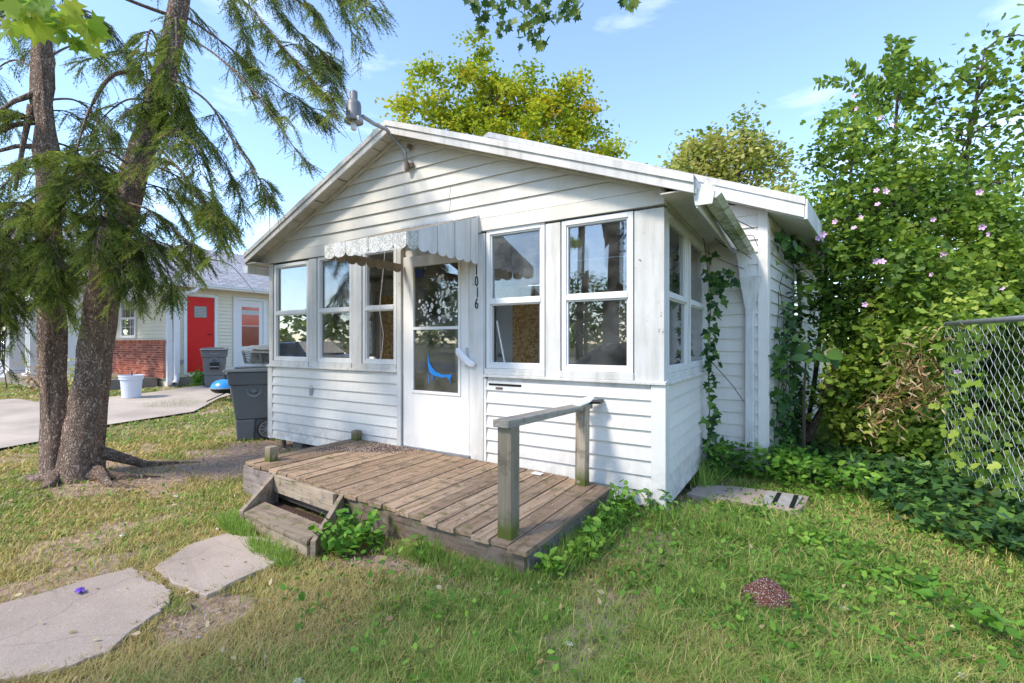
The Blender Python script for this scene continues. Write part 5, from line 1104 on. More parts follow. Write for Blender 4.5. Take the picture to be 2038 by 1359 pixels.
LIMBS = [ # (points px,py,Y), dens, droop
 ([(345, 60, 4.98), (430, 110, 4.8), (520, 200, 4.6), (590, 300, 4.5), (640, 345, 4.4)], .55, 1.),
 ([(360, -60, 5), (470, -10, 4.7), (560, 90, 4.5), (640, 180, 4.3), (700, 225, 4.3)], 1.25, .9),
 ([(360, -80, 5), (500, -40, 5.0), (590, 60, 5.0), (660, 120, 5.1), (690, 190, 5.1)], 1.2, .9),
 ([(350, 20, 5), (450, 90, 5.2), (520, 150, 5.3), (610, 210, 5.4), (690, 275, 5.5)], .9, 1.),
 ([(330, 150, 4.95), (410, 200, 4.6), (470, 290, 4.4), (530, 380, 4.3), (545, 420, 4.3)], .75, 1.1),
 ([(320, 190, 4.95), (390, 250, 5.2), (450, 330, 5.3), (480, 400, 5.4)], .8, 1.),
 ([(370, -120, 5), (500, -120, 4.8), (620, -60, 4.6), (700, 0, 4.5), (770, 25, 4.5)], .7, 1.1),
 ([(370, -150, 5), (480, -100, 5.4), (560, -20, 5.6), (640, 30, 5.8)], .8, 1.1),
 ([(290, 270, 4.9), (350, 330, 4.6), (400, 400, 4.4), (440, 450, 4.3)], 1.0, 1.),
 ([(270, 320, 4.9), (330, 340, 5.2), (400, 380, 5.4), (450, 440, 5.5)], 1.0, 1.),
 ([(240, 400, 4.9), (300, 420, 4.6), (360, 470, 4.5), (420, 530, 4.4)], 1.2, 1.),
 ([(230, 440, 4.9), (290, 470, 4.5), (330, 530, 4.3), (345, 580, 4.3)], 1.2, 1.),
 ([(240, 420, 4.7), (230, 430, 4.4), (250, 500, 4.2), (260, 570, 4.15)], 1.3, 1.),
 ([(300, 240, 4.8), (340, 200, 4.5), (380, 260, 4.3), (400, 350, 4.2)], 1.2, 1.1),
 ([(320, 100, 4.8), (300, 60, 4.5), (290, 120, 4.3), (300, 220, 4.25)], 1.5, 1.1),
 ([(340, 50, 4.8), (350, 40, 4.5), (350, 130, 4.3), (345, 240, 4.2)], 1.4, 1.1),
 ([(260, 330, 4.8), (200, 300, 4.5), (150, 350, 4.3), (110, 420, 4.2)], 1.5, .8),
 ([(240, 350, 4.8), (190, 330, 4.4), (130, 380, 4.1), (60, 430, 4.0)], 1.4, .8),
 ([(100, 400, 4.9), (60, 420, 4.5), (20, 470, 4.3), (-30, 540, 4.2)], 1.5, .9),
 ([(100, 440, 4.9), (50, 470, 4.6), (10, 540, 4.4), (-20, 610, 4.3)], 1.4, 1.),
 ([(105, 380, 4.8), (120, 420, 4.4), (100, 500, 4.2), (110, 580, 4.15)], 1.6, 1.1),
 ([(95, 330, 4.9), (40, 340, 4.6), (-20, 400, 4.5), (-80, 460, 4.4)], 1.1, 1.),
 ([(230, 380, 4.8), (200, 400, 4.4), (210, 470, 4.2), (240, 540, 4.1)], 1.5, 1.1),
 ([(90, 200, 5), (150, 200, 5.2), (200, 240, 5.3), (240, 290, 5.4)], .5, 1.2),
 ([(88, 120, 5), (150, 90, 5.3), (210, 110, 5.5), (270, 160, 5.6)], .45, 1.2),
 ([(88, 60, 5), (160, 20, 4.8), (220, 60, 4.7), (260, 140, 4.6)], .5, 1.2),
 ([(88, 150, 5), (30, 120, 5.2), (-20, 150, 5.3), (-60, 200, 5.4)], .6, 1.2),
 ([(85, 60, 5), (40, 20, 5.3), (-20, 50, 5.4), (-70, 90, 5.4)], .6, 1.2),
 ([(90, 280, 5), (150, 300, 5.2), (190, 360, 5.3), (210, 420, 5.4)], .9, 1.1),
 ([(300, 200, 5), (250, 200, 5.3), (200, 240, 5.4), (160, 300, 5.5)], .5, 1.2),
 ([(360, -60, 5), (420, -60, 5.4), (470, 20, 5.6), (500, 120, 5.7)], .8, 1.2),
 ([(100, 500, 4.95), (60, 520, 4.7), (30, 570, 4.5), (10, 640, 4.4)], 1.2, 1.),
 ([(220, 480, 4.9), (180, 470, 5.2), (150, 520, 5.4), (130, 590, 5.5)], 1.2, 1.),
]
for pts, dn, dp in LIMBS:
    W_ = [Q(*p) for p in pts]; foliage_limb(W_, .013, dn*(.62 if pts[-1][1] > 400 else .66), dp, sec=(.10, .34), tint=random.uniform(.3, .65))
    for k in range(random.randint(3, 5)):      # side branches break up the outline
        t = random.uniform(.25, .95)*(len(W_)-1); i = int(t); a = W_[i].lerp(W_[min(i+1, len(W_)-1)], t-i); d = (W_[min(i+1, len(W_)-1)]-W_[i]).normalized() if i < len(W_)-1 else (W_[-1]-W_[-2]).normalized()
        an = random.uniform(-1.3, 1.3); e = Matrix.Rotation(an, 3, 'Z')@d; e.z = -random.uniform(.1, .9); L_ = random.uniform(.3, .75)
        foliage_limb([a, a+e*L_*.5+Vector((0, 0, .05)), a+e*L_+Vector((0, 0, -.12))], .006, dn*random.uniform(.5, 1.1), dp, sec=(.08, .26), start=.05, tint=random.uniform(.25, .8))
for k in range(22):       # short shoots close to both trunks
    T_ = random.choice((TA, TB)); i = random.choice((2, 3, 3, 3, 4)); a = T_[i].lerp(T_[i+1], random.random()); an = random.random()*6.28; d = Vector((math.cos(an), math.sin(an), 0)); L_ = random.uniform(.35, .95)
    if i == 2 and a.z < 1.9: a.z = random.uniform(1.9, 2.3)
    foliage_limb([a, a+d*L_*.5+Vector((0, 0, random.uniform(-.05, .12))), a+d*L_+Vector((0, 0, -random.uniform(.1, .45)))], .009, random.uniform(.6, 1.2), random.uniform(.7, 1.2), sec=(.10, .30), start=.1, tint=random.uniform(.3, .9))
foliage_limb([Q(285, 145, 4.9), Q(225, 150, 4.7), Q(180, 215, 4.6), Q(152, 300, 4.55)], .028, .12, 1.)
for a in range(26):     # higher limbs all round, above the frame
    T_ = random.choice((TA, TB)); b = T_[5].lerp(T_[6], random.random()) if random.random() < .5 else T_[6].lerp(T_[7], random.random()*.8)
    an = random.random()*6.28; d = Vector((math.cos(an), math.sin(an), 0)); L_ = random.uniform(1.2, 2.2)
    e = b+d*L_+Vector((0, 0, -.9)); 
    if e.z < 4.9+.2 and (e-CAM).dot(FW) > 0: e.z = 5.2
    foliage_limb([b, b+d*L_*.4+Vector((0, 0, .0)), e], .02, .45, 1.1)
for pa, pb_ in (((66, 188), (-10, 228)), ((68, 236), (-10, 240)), ((68, 243), (-10, 268)), ((74, 292), (-10, 303)), ((62, 210), (30, 380))):
    MB().tube([Q(*pa, 4.95), Q((pa[0]+pb_[0])/2, (pa[1]+pb_[1])/2-6, 4.9), Q(*pb_, 4.8)], [.032, .022, .016], 7).build('limb', M['bark'], sp_, smooth=True)
o = fine_mb.build('twigs', M['twig'], sp_); o['kind'] = 'stuff'
tw_p = np.array(tw_p); V, F, tt = place(TW[0], TW[1], tw_p, frames(np.array(tw_d), jitter=.5), np.array(tw_s), np.array(tw_t))
o = link('needles', npmesh('needles', V, F, tt), M['spruce'], sp_); o['kind'] = 'stuff'
print('spruce tris', len(F))

# ------------------------------------------------------------------ trees behind
b = Q(1000, 735, 24); b.z = 0
tree('maple_tree', 'tall yellow-green maple rising behind the roof of the white house', 'tree', b, [b, Q(1000, 500, 24), Q(985, 330, 24), Q(970, 200, 24)], [.35, .28, .2, .1],
     [(960, 125, 55, 24), (925, 150, 40, 23.5), (1010, 160, 70, 24), (860, 175, 60, 24), (820, 215, 55, 23.5), (800, 270, 50, 23), (870, 260, 90, 24), (960, 240, 110, 25), (1060, 230, 100, 24), (1110, 200, 65, 24), (1150, 250, 70, 24), (1185, 300, 60, 23.5), (1090, 310, 110, 24), (980, 330, 120, 24), (860, 350, 90, 24), (1215, 330, 35, 24)],
     400, 72, .29, .22, QUAD, 'maple', tint=(.48, .17), r0=.13, droop=.1, limbs=170)
b = Q(1460, 735, 17); b.z = 0
tree('background_tree', 'olive-yellow tree with a loose pointed top behind the right end of the roof', 'tree', b, [b, Q(1460, 500, 17), Q(1465, 380, 17), Q(1480, 260, 17)], [.2, .16, .1, .05],
     [(1483, 245, 22, 17), (1490, 285, 40, 17), (1430, 290, 40, 17), (1390, 320, 40, 17), (1350, 345, 30, 17), (1450, 350, 80, 17), (1520, 320, 40, 17), (1400, 390, 80, 17), (1530, 390, 70, 17), (1560, 330, 40, 17)],
     150, 60, .27, .18, QUAD, 'olive', tint=(.68, .22), r0=.08, droop=.1, limbs=90)
# ------------------------------------------------------------------ rose of sharon beside the house
sh = thing('flowering_shrub', (.94, 3.28, .1), 'big rose of Sharon shrub with pink flowers between house and fence', 'shrub')
def stem(pts, r, par, n='stem', m_='bark2'): return MB().tube([Q(*p) for p in pts], r, 8).build(n, M[m_], par, smooth=True)
stem([(1592, 905, 6.0), (1605, 880, 5.9), (1628, 830, 5.8), (1645, 780, 5.7), (1650, 750, 5.7)], [.055, .05, .045, .04, .035], sh)
stem([(1645, 772, 5.7), (1668, 752, 5.7), (1690, 720, 5.7), (1720, 600, 5.8), (1735, 420, 6)], [.035, .03, .03, .025, .015], sh)
stem([(1600, 890, 6.0), (1608, 840, 6.1), (1620, 770, 6.2), (1640, 600, 6.2), (1650, 420, 6.2)], [.035, .03, .03, .025, .012], sh)
stem([(1640, 790, 5.7), (1672, 690, 5.8), (1676, 600, 5.9), (1690, 400, 6), (1700, 250, 6.2)], [.035, .03, .025, .02, .01], sh)
lob = [(1690, 270, 60, 6.2), (1640, 300, 40, 6.2), (1700, 350, 90, 6.2), (1780, 300, 80, 6.4), (1640, 400, 50, 6.3), (1760, 430, 110, 6.1), (1680, 470, 80, 5.9), (1668, 520, 45, 5.8), (1672, 610, 45, 5.7), (1700, 590, 90, 5.7), (1790, 560, 110, 5.8),
       (1880, 480, 100, 6.0), (1860, 380, 80, 6.4), (1840, 620, 80, 5.5), (1930, 580, 90, 5.6), (2000, 500, 90, 5.8), (2010, 620, 60, 5.5), (1675, 690, 45, 5.6), (1740, 690, 60, 5.6), (1720, 830, 60, 5.7), (1680, 860, 45, 5.9), (1790, 850, 70, 5.3), (1640, 790, 30, 5.9), (1860, 690, 55, 4.6), (1820, 760, 60, 4.9), (1900, 640, 50, 4.5), (1770, 690, 60, 5.2), (1870, 860, 50, 4.9), (1830, 880, 50, 4.8), (1740, 760, 70, 5.4), (1690, 740, 50, 5.8), (1840, 560, 70, 5.0), (1950, 600, 35, 4.5), (1690, 790, 40, 6.2), (1760, 760, 60, 6.1), (1960, 440, 80, 6.2), (2040, 560, 90, 5.6)]
C_ = lobes_points(lob, 860, .7); tt = np.clip(.44+.5*(fbm(C_[:, 0]*2+C_[:, 1], C_[:, 2]*2, 1.3)-.5)*2+rng.normal(size=len(C_))*.12, 0, 1)
P_ = clusters(C_, 34, .11, .9); leaves('foliage', P_, .066, LOBED, M['shrub'], sh, np.clip(np.repeat(tt, 34)+rng.normal(size=len(P_))*.14, 0, 1), droop=.45, parts=220, var=.55)
skeleton((.94, 3.28, .3), [Q(1650, 750, 5.7), Q(1720, 600, 5.8), Q(1735, 420, 6), Q(1640, 600, 6.2), Q(1690, 400, 6), Q(1700, 250, 6.2)], [C_[i] for i in rng.choice(len(C_), 110, replace=False)], .035).build('twigs', M['bark2'], sh)['kind'] = 'stuff'
def petals():
    V = []; F = []
    for k in range(5):
        a = k*2*math.pi/5; n = len(V); f = lambda r, da, z: (r*math.cos(a+da), r*math.sin(a+da), z)
        V += [f(.05, 0, 0), f(.35, -.45, .22), f(.75, -.5, .42), f(1, -.15, .46), f(.98, .2, .50), f(.7, .55, .38), f(.32, .5, .18), f(.55, 0, .24)]
        F += [(n+7, n+i, n+(i+1) % 7) for i in range(7)]
    V += [(.05, 0, .1), (-.03, .04, .1), (-.03, -.04, .1), (0, 0, .6)]; n = len(V)-4; F += [(n, n+1, n+3), (n+1, n+2, n+3), (n+2, n, n+3)]
    return np.array(V), np.array(F)
PV, PF = petals(); fme = npmesh('flower', PV*.032, PF); fme.materials.append(M['pink'])
for k, (px, py, Y) in enumerate([(1762, 382, 5.2), (1745, 380, 5.3), (1700, 455, 4.9), (1663, 442, 5.2), (1712, 433, 5.2), (1637, 467, 5.0), (1628, 474, 5.1), (1755, 522, 4.8), (1742, 520, 4.9), (1855, 547, 4.8), (1747, 408, 5.2), (1880, 506, 4.8), (1857, 437, 5.1), (1950, 383, 4.9), (1955, 452, 4.9), (1970, 466, 4.8), (1993, 575, 4.6), (1905, 742, 4.2), (1706, 217, 5.7), (1776, 250, 5.7), (1754, 235, 5.8), (1722, 606, 5.0), (1700, 192, 5.9)]):
    o = bpy.data.objects.new('flower', fme); COL.objects.link(o); p = Q(px, py, Y); d = (CAM-p).normalized()+Vector((random.uniform(-.7, .7), random.uniform(-.7, .7), random.uniform(-.3, .8)))
    o.matrix_basis = Matrix.Translation(p)@d.to_track_quat('Z', 'Y').to_matrix().to_4x4()@Matrix.Scale(random.uniform(.75, 1.15), 4); adopt(o, sh)
# pinnate shoots above the shrub: a young locust/ailanthus
b = Q(1790, 800, 8.2); b.z = .1
al = thing('young_locust_tree', b, 'young tree with feathery pinnate leaves above the flowering shrub', 'tree')
MB().tube([b, Q(1785, 500, 8), Q(1780, 300, 7.8), Q(1790, 120, 7.6)], [.06, .05, .03, .012], 8).build('trunk', M['bark2'], al, smooth=True)
Pl = []; Dl = []; mbs = MB()
for (sx, sy, ex_, ey) in [(1770, 260, 1625, 165), (1760, 230, 1690, 130), (1775, 220, 1775, 75), (1780, 200, 1805, 80), (1785, 210, 1840, 130), (1790, 230, 1860, 145), (1770, 250, 1720, 180), (1780, 260, 1680, 215), (1790, 200, 1760, 120), (1790, 240, 1830, 180), (1780, 180, 1790, 95), (1775, 280, 1640, 240), (1780, 240, 1745, 160), (1785, 230, 1815, 120), (1775, 300, 1700, 250), (1790, 300, 1850, 250)]:
    Y = random.uniform(7.2, 8.0); a = Q(sx, sy, Y); c = Q(ex_, ey, Y-.2); n_ = 26; pts = []
    for k in range(n_+1):
        t = k/n_; p = a.lerp(c, t)+Vector((0, 0, .25*math.sin(math.pi*t)*abs(ex_-sx)/120)); pts.append(p)
    mbs.tube(pts, .006, 4, False)
    for k in range(6, n_+1):
        d = (pts[k]-pts[k-1]).normalized()
        for s_ in (-1, 1):
            sd_ = d.cross(Vector(FW)).normalized()*s_
            for q in range(2): Pl.append(tuple(pts[k]+Vector((random.gauss(0, .02), random.gauss(0, .02), random.gauss(0, .02))))); Dl.append(tuple(d*.6+sd_+Vector((0, 0, -.3))+Vector((random.gauss(0, .2), random.gauss(0, .2), 0))))
mbs.build('stems', M['bark2'], al); Pl = np.array(Pl); V, F, tt = place(OVAL[0], OVAL[1], Pl, frames(np.array(Dl), -np.array(FW), .6), .10*(.7+.6*rng.random(len(Pl))), .35+.4*rng.random(len(Pl)))
o = link('leaflets', npmesh('leaflets', V, F, tt), M['shrub'], al); o['kind'] = 'stuff'
# sapling on the far right
b = Q(1905, 800, 7.2); b.z = .15
tree('tulip_sapling', 'slender young tree with open airy crown at the far right', 'tree', b, [b, Q(1880, 520, 7.1), Q(1888, 430, 7.1), Q(1918, 350, 7.1), Q(1935, 240, 7.0), Q(1960, 100, 7.0)], [.06, .05, .045, .035, .025, .01],
     [(1985, 60, 25, 7), (1965, 110, 50, 7), (1930, 170, 60, 7), (2000, 170, 70, 7), (1880, 200, 50, 7), (1900, 260, 80, 7), (1990, 270, 90, 7), (2040, 220, 70, 7), (1870, 310, 60, 7.3), (1950, 350, 90, 7.2), (2030, 340, 80, 7), (1860, 165, 18, 7), (2020, 90, 40, 7)],
     190, 7, .17, .10, LOBED, 'shrub', tint=(.42, .15), r0=.03, droop=.5, limbs=90)
# bushes behind and beyond the fence
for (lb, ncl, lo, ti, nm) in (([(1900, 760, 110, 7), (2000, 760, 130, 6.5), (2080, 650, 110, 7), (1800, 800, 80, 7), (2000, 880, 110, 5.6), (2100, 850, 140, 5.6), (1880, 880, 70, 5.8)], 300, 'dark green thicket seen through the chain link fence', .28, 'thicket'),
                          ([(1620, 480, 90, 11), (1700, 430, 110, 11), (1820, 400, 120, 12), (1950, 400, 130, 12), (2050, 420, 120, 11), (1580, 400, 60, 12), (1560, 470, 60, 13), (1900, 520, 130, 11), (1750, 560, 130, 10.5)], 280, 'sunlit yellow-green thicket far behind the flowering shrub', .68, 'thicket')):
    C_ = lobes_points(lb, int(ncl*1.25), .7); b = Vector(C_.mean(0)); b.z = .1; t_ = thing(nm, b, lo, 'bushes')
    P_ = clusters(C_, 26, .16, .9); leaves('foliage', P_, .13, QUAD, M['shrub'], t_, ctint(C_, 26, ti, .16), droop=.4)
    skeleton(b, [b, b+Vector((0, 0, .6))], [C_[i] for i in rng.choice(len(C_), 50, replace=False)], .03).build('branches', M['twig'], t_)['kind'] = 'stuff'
P_ = []
for _ in range(230):
    u = 1.5-1.25*abs(random.gauss(0, .45)); z = .3+1.3*random.random()*(1 if u > .9 else .45)
    if u > .1: P_.append(tuple(fp_(u, z, random.gauss(0, .04))))
fv = thing('climbing_vine', (2.05, 1.7, .2), 'leafy vine creeping through the near chain link mesh', 'vine'); leaves('leaves', np.array(P_), .07, LOBED, M['shrub'], fv, np.clip(.5+rng.normal(size=len(P_))*.25, 0, 1), droop=.6, face=np.array([-.6, -.6, .4]), parts=60)
# withered stems and dry leaves in front of the fence
dw = thing('withered_weed', Q(1810, 880, 4.9), 'patch of withered orange-tan weed stems tangled before the fence', 'weeds')
C_ = lobes_points([(1800, 790, 55, 4.5), (1850, 770, 40, 4.3), (1780, 760, 30, 4.6), (1740, 800, 25, 4.8), (1850, 830, 35, 4.3), (1870, 660, 25, 4.1), (1840, 660, 18, 4.3), (1900, 650, 15, 3.95), (1790, 720, 25, 4.5), (1760, 830, 70, 4.7), (1830, 740, 80, 4.3)], 120, .3)
P_ = clusters(C_, 4, .04, 1); P_ = P_[rng.random(len(P_)) < .6]+rng.normal(size=(1, 3))*0; leaves('dry_leaf_mass', P_, .07, NARROW, M['dryleaf'], dw, droop=.9, jit=2, parts=150, var=.6)
mb = MB()
for i in range(70):
    a = Vector(C_[rng.integers(len(C_))]); c = Vector(C_[rng.integers(len(C_))]); 
    if (a-c).length < .6: mb.tube([a, (a+c)/2+Vector((0, 0, .05)), c], .0025, 4, False)
o = mb.build('stems', M['dryleaf'], dw); o['kind'] = 'stuff'
# ------------------------------------------------------------------ creepers on the walls
cv = thing('climbing_vine', (.1, 1.95, .1), 'creeper hanging in the corner between porch and downspout', 'vine')
def vine_leaves(paths, n, sig, Yoff=0):
    out = []
    for _ in range(n):
        p = random.choices(paths, weights=[q[-1] for q in paths])[0]; pts = p[:-1]; i = random.randrange(len(pts)-1); t = random.random()
        a = pts[i]; c = pts[i+1]; out.append((a[0]+(c[0]-a[0])*t+random.gauss(0, sig), a[1]+(c[1]-a[1])*t+random.gauss(0, sig), 4.93+random.uniform(-.06, .04)+Yoff))
    return np.array([tuple(Q(*o)) for o in out])
paths = [[(1415, 545), (1418, 620), (1412, 700), (1420, 800), (1415, 900), 5], [(1410, 560), (1440, 545), (1465, 555), 1.2], [(1400, 500), (1425, 535), (1450, 575), (1425, 610), .9], [(1420, 900), (1430, 925), (1405, 915), 1.2], [(1418, 690), (1440, 712), .3]]
P_ = vine_leaves(paths, 190, 7); P_[:, 1] = np.minimum(P_[:, 1], 1.93); leaves('leaves', P_, .085, CREEP, M['creeper'], cv, droop=1.1, face=np.array([0, -1., .2]), jit=.45, parts=190)
mb = MB()
for pl in ([(1405, 930, 5.0), (1412, 820, 5.0), (1408, 700, 4.98), (1416, 600, 4.98), (1404, 500, 4.98), (1398, 460, 4.95)], [(1404, 500, 4.98), (1440, 520, 5), (1480, 535, 5.05)], [(1380, 440, 4.8), (1425, 460, 4.9), (1500, 470, 4.95), (1508, 490, 4.95)], [(1416, 720, 5), (1460, 770, 5.05), (1480, 800, 5.05)], [(1404, 455, 4.9), (1440, 490, 5.), (1475, 500, 5.05), (1495, 515, 5.05)], [(1500, 300+155, 5), (1470, 440, 4.9), (1430, 420, 4.8), (1395, 380, 4.5)], [(1478, 895, 5.0), (1455, 900, 4.95), (1430, 915, 4.9)]):
    mb.tube([Q(*p) for p in pl], .0045, 5, False)
mb.build('stem', M['twig'], cv)
cv2 = thing('climbing_vine', (.9, 3.0, .1), 'creeper covering the side wall right of the corner board', 'vine')
us = rng.random(700)*1.9; zs = 2.6*rng.random(700)**1.4+.15; keep = (zs < 1.5+.5*rng.random(700)) | (rng.random(700) < .16); us, zs = us[keep], zs[keep]
P_ = np.array([Tr(u, .03+.14*random.random(), z) for u, z in zip(us, zs)]); leaves('leaves', P_, .095, CREEP, M['creeper'], cv2, np.clip(.5+rng.normal(size=len(P_))*.3, 0, 1), droop=.9, face=np.array([.5, -.8, .3]), jit=.6, parts=120)
P_ = np.array([Tr(u, v, z) for u, v, z in zip(rng.random(60)*1.5, .05+rng.random(60)*.2, 2.45+rng.random(60)*.16)]); leaves('leaves', P_, .12, OVAL, M['creeper'], cv2, droop=.9, jit=.7)
mb = MB()
for k in range(5):
    u = random.uniform(.15, 1.6); zz = .2; pts = []
    while zz < random.uniform(1.4, 2.6): pts.append(Tr(u, random.uniform(.028, .06), zz)); u += random.uniform(-.16, .16); zz += random.uniform(.12, .3)
    if len(pts) > 2: mb.tube(pts, .004, 4, False)
mb.build('stem', M['twig'], cv2)
# big leaves low on the shrub
bl = thing('burdock_plant', (.95, 2.9, .5), 'broad dark leaves at the foot of the shrub beside the wall', 'plant')
P_ = np.array([tuple(Q(px+random.gauss(0, 14), py+random.gauss(0, 14), 5.0+random.random()*.3)) for px, py in [(1600, 680), (1580, 700), (1620, 710), (1595, 735), (1570, 720), (1640, 700)]*3]); leaves('leaf', P_, .2, OVAL, M['creeper'], bl, droop=.8, face=np.array([0, -1, .6]), parts=18)
MB().tube([Q(1600, 890, 5.3), Q(1600, 780, 5.3), Q(1605, 700, 5.2)], [.02, .015, .01], 6).build('stem', M['twig'], bl)

# ------------------------------------------------------------------ ground cover and weeds
def inpoly(x, y, poly):
    c = np.zeros(len(x), bool); n = len(poly)
    for i in range(n):
        x0, y0 = poly[i]; x1, y1 = poly[(i+1) % n]; m_ = ((y0 > y) != (y1 > y)) & (x < (x1-x0)*(y-y0)/(y1-y0+1e-12)+x0); c ^= m_
    return c
def cover(name, label, P2, h, size, T_, mat, tint, **k):
    P_ = np.column_stack([P2, gz(P2[:, 0], P2[:, 1])+h*rng.random(len(P2))**.8]); o = leaves(name, P_, size, T_, M[mat], None, tint, **k); tag(o, label, kind='stuff'); return o
def blob2(c, rx, ry, n, rot=0):
    a = rng.random(n)*2*np.pi; r = np.sqrt(rng.random(n)); x = r*np.cos(a)*rx; y = r*np.sin(a)*ry; cr_, sr_ = math.cos(rot), math.sin(rot); return np.column_stack([c[0]+x*cr_-y*sr_, c[1]+x*sr_+y*cr_])
P2 = np.vstack([blob2((1.5, 2.4), 1.1, .8, 2100), blob2((2.1, 1.4), .7, 1.2, 1500), blob2((2.3, .5), .35, .6, 300)]); nn = len(P2)
cover('ivy_ground_cover', 'dark green creeper carpet along the foot of shrub and fence', P2, .22, .085, CREEP, 'creeper', np.clip(.55+rng.normal(size=nn)*.25, 0, 1), droop=.15, jit=.5)
P2 = np.vstack([blob2((.55, 1.95), .5, .36, 1000), blob2((.15, 1.6), .12, .35, 160), blob2((1.1, 1.5), .5, .3, 380)]); nn = len(P2)
cover('leafy_weed_cover', 'bright leafy weeds at the foot of the downspout', P2, .34, .07, OVAL, 'weed', np.clip(.5+rng.normal(size=nn)*.25, 0, 1), droop=.0, jit=.6)
P2 = np.vstack([blob2((1.3, .6), 1.1, 1.0, 2600), blob2((.6, -.6), 1.2, .9, 2200), blob2((1.2, -.9), .8, 1.0, 900), blob2((-.6, -2.0), 1.0, .5, 300), blob2((.15, .15), .5, .16, 200), blob2((-4, -2.2), 2.0, .6, 250)]); P2 = P2[((P2[:, 1] < -.05) | (P2[:, 0] > .1)) & ~inpoly(P2[:, 0], P2[:, 1], [(-3.1, -3.7), (-2.75, -1.75), (-1.8, -1.85), (-1.7, -3.2)]) & ~inpoly(P2[:, 0], P2[:, 1], [(-3.55, -1.3), (-.38, -1.5), (-.38, 2), (-3.55, 2)])]; nn = len(P2)
cover('low_weed_cover', 'low broad weeds scattered through the right lawn', P2, .07, .038, OVAL, 'weed', np.clip(.5+rng.normal(size=nn)*.25, 0, 1), droop=.0, jit=.5)
def weed(px, py, n, rad, h, size, label, T_=OVAL, mat='weed', tint=.5, dirs=None, z0=0., name='leafy_weed', parts=60, sx=1., xy=None):
    p = on(px, py) if xy is None else Vector((*xy, float(gz(*xy)))); r = thing(name, (p.x, p.y, p.z), label, 'weed'); L_ = []; mb = MB()
    for k in range(max(4, n//7)):
        a = random.random()*6.28; rr = rad*random.random()**.5; top = Vector((p.x+rr*math.cos(a)*sx, p.y+rr*math.sin(a), p.z+h*random.uniform(.55, 1))); base = Vector((p.x+rr*.3*math.cos(a), p.y+rr*.3*math.sin(a), p.z)); mid = base.lerp(top, .5)+Vector((0, 0, .03)); mb.tube([base, mid, top], .0025, 4, False)
        for q in range(7): t = .3+.7*q/6; c = base.lerp(top, t)+Vector((random.gauss(0, .012), random.gauss(0, .012), .02)); L_.append(tuple(c))
    mb.build('stems', M['weed'], r); leaves('leaves', np.array(L_), size, T_, M[mat], r, np.clip(tint+rng.normal(size=len(L_))*.2, 0, 1), droop=.1, jit=.5, parts=min(parts, len(L_)))
    return r
weed(0, 0, 260, .22, .26, .062, 'leafy green weed clump against the right side of the step box', xy=(-1.66, -1.68))
weed(0, 0, 60, .12, .20, .055, 'second leafy weed right of the steps, closer to the skirt board', xy=(-1.45, -1.60), tint=.45)
weed(0, 0, 120, .15, .26, .06, 'tall leafy weed at the back right corner of the deck', xy=(-.24, -.28), tint=.6, sx=.7)
weed(0, 0, 100, .14, .22, .06, 'leafy weed halfway along the right end of the deck', xy=(-.24, -.72), tint=.7, sx=.6)
weed(0, 0, 70, .13, .15, .05, 'yellow-green weed at the front right corner of the deck', xy=(-.18, -1.12), tint=.9)
weed(0, 0, 60, .16, .16, .055, 'weeds at the foot of the porch corner post', xy=(.0, -.12), tint=.45)
weed(0, 0, 24, .08, .14, .05, 'small weed under the middle of the deck front', xy=(-1.02, -1.60), tint=.6)
weed(640, 0, 60, .20, .08, .055, 'broad weed in the lawn in front of the concrete pad', xy=(.55, .32), tint=.4)
weed(0, 0, 30, .12, .10, .06, 'light green weed in the middle of the right lawn', xy=(.98, -.18), tint=.85)
weed(0, 0, 24, .10, .08, .055, 'small weed left of the trailing creeper', xy=(1.28, -.42), tint=.8)
weed(0, 0, 18, .07, .07, .045, 'tiny weed beside the granule pile', xy=(.95, -1.02), tint=.6)
tr = thing('trailing_creeper', on(1900, 1190), 'long trailing creeper with big leaves across the lower right lawn', 'vine'); mb = MB(); L_ = []
pl = [on(1790, 1150, .06), on(1840, 1170, .08), on(1890, 1195, .10), on(1950, 1215, .10), on(2000, 1250, .10), on(2050, 1290, .08)]; mb.tube(pl, .004, 5)
for i in range(len(pl)-1):
    for k in range(9): p = pl[i].lerp(pl[i+1], random.random())+Vector((random.gauss(0, .03), random.gauss(0, .03), random.gauss(.01, .015))); L_.append(tuple(p))
mb.build('stem', M['weed'], tr); leaves('leaf', np.array(L_), .075, OVAL, M['weed'], tr, np.clip(.55+rng.normal(size=len(L_))*.2, 0, 1), droop=.1, jit=.35, parts=60)
# neighbour's bushes
for (px, py, Y, r_, lb, mt, ti) in ((85, 735, 11.5, .35, 'thin reddish bush before the neighbour porch, left of the trunks', 'dryleaf', .3), (150, 750, 10.8, .40, 'pale flowering bush between the two spruce trunks', 'olive', .8), (395, 765, 13.2, .2, 'tuft of weeds at the foot of the neighbour downspout', 'weed', .6)):
    p = Q(px, py, Y); b = Vector((p.x, p.y, float(gz(p.x, p.y)))); t_ = thing('garden_bush', b, lb, 'bush'); n_ = 260
    P_ = np.array(b)+np.array([0, 0, r_*1.1])+rng.normal(size=(n_, 3))*[r_*.5, r_*.5, r_*.6]; leaves('foliage', P_, .09, QUAD, M[mt], t_, np.clip(ti+rng.normal(size=n_)*.25, 0, 1)); mb = MB()
    for k in range(8): q = P_[k*7]; mb.tube([b, (Vector(q)+b)/2, Vector(q)], .008, 4, False)
    mb.build('stems', M['twig'], t_)
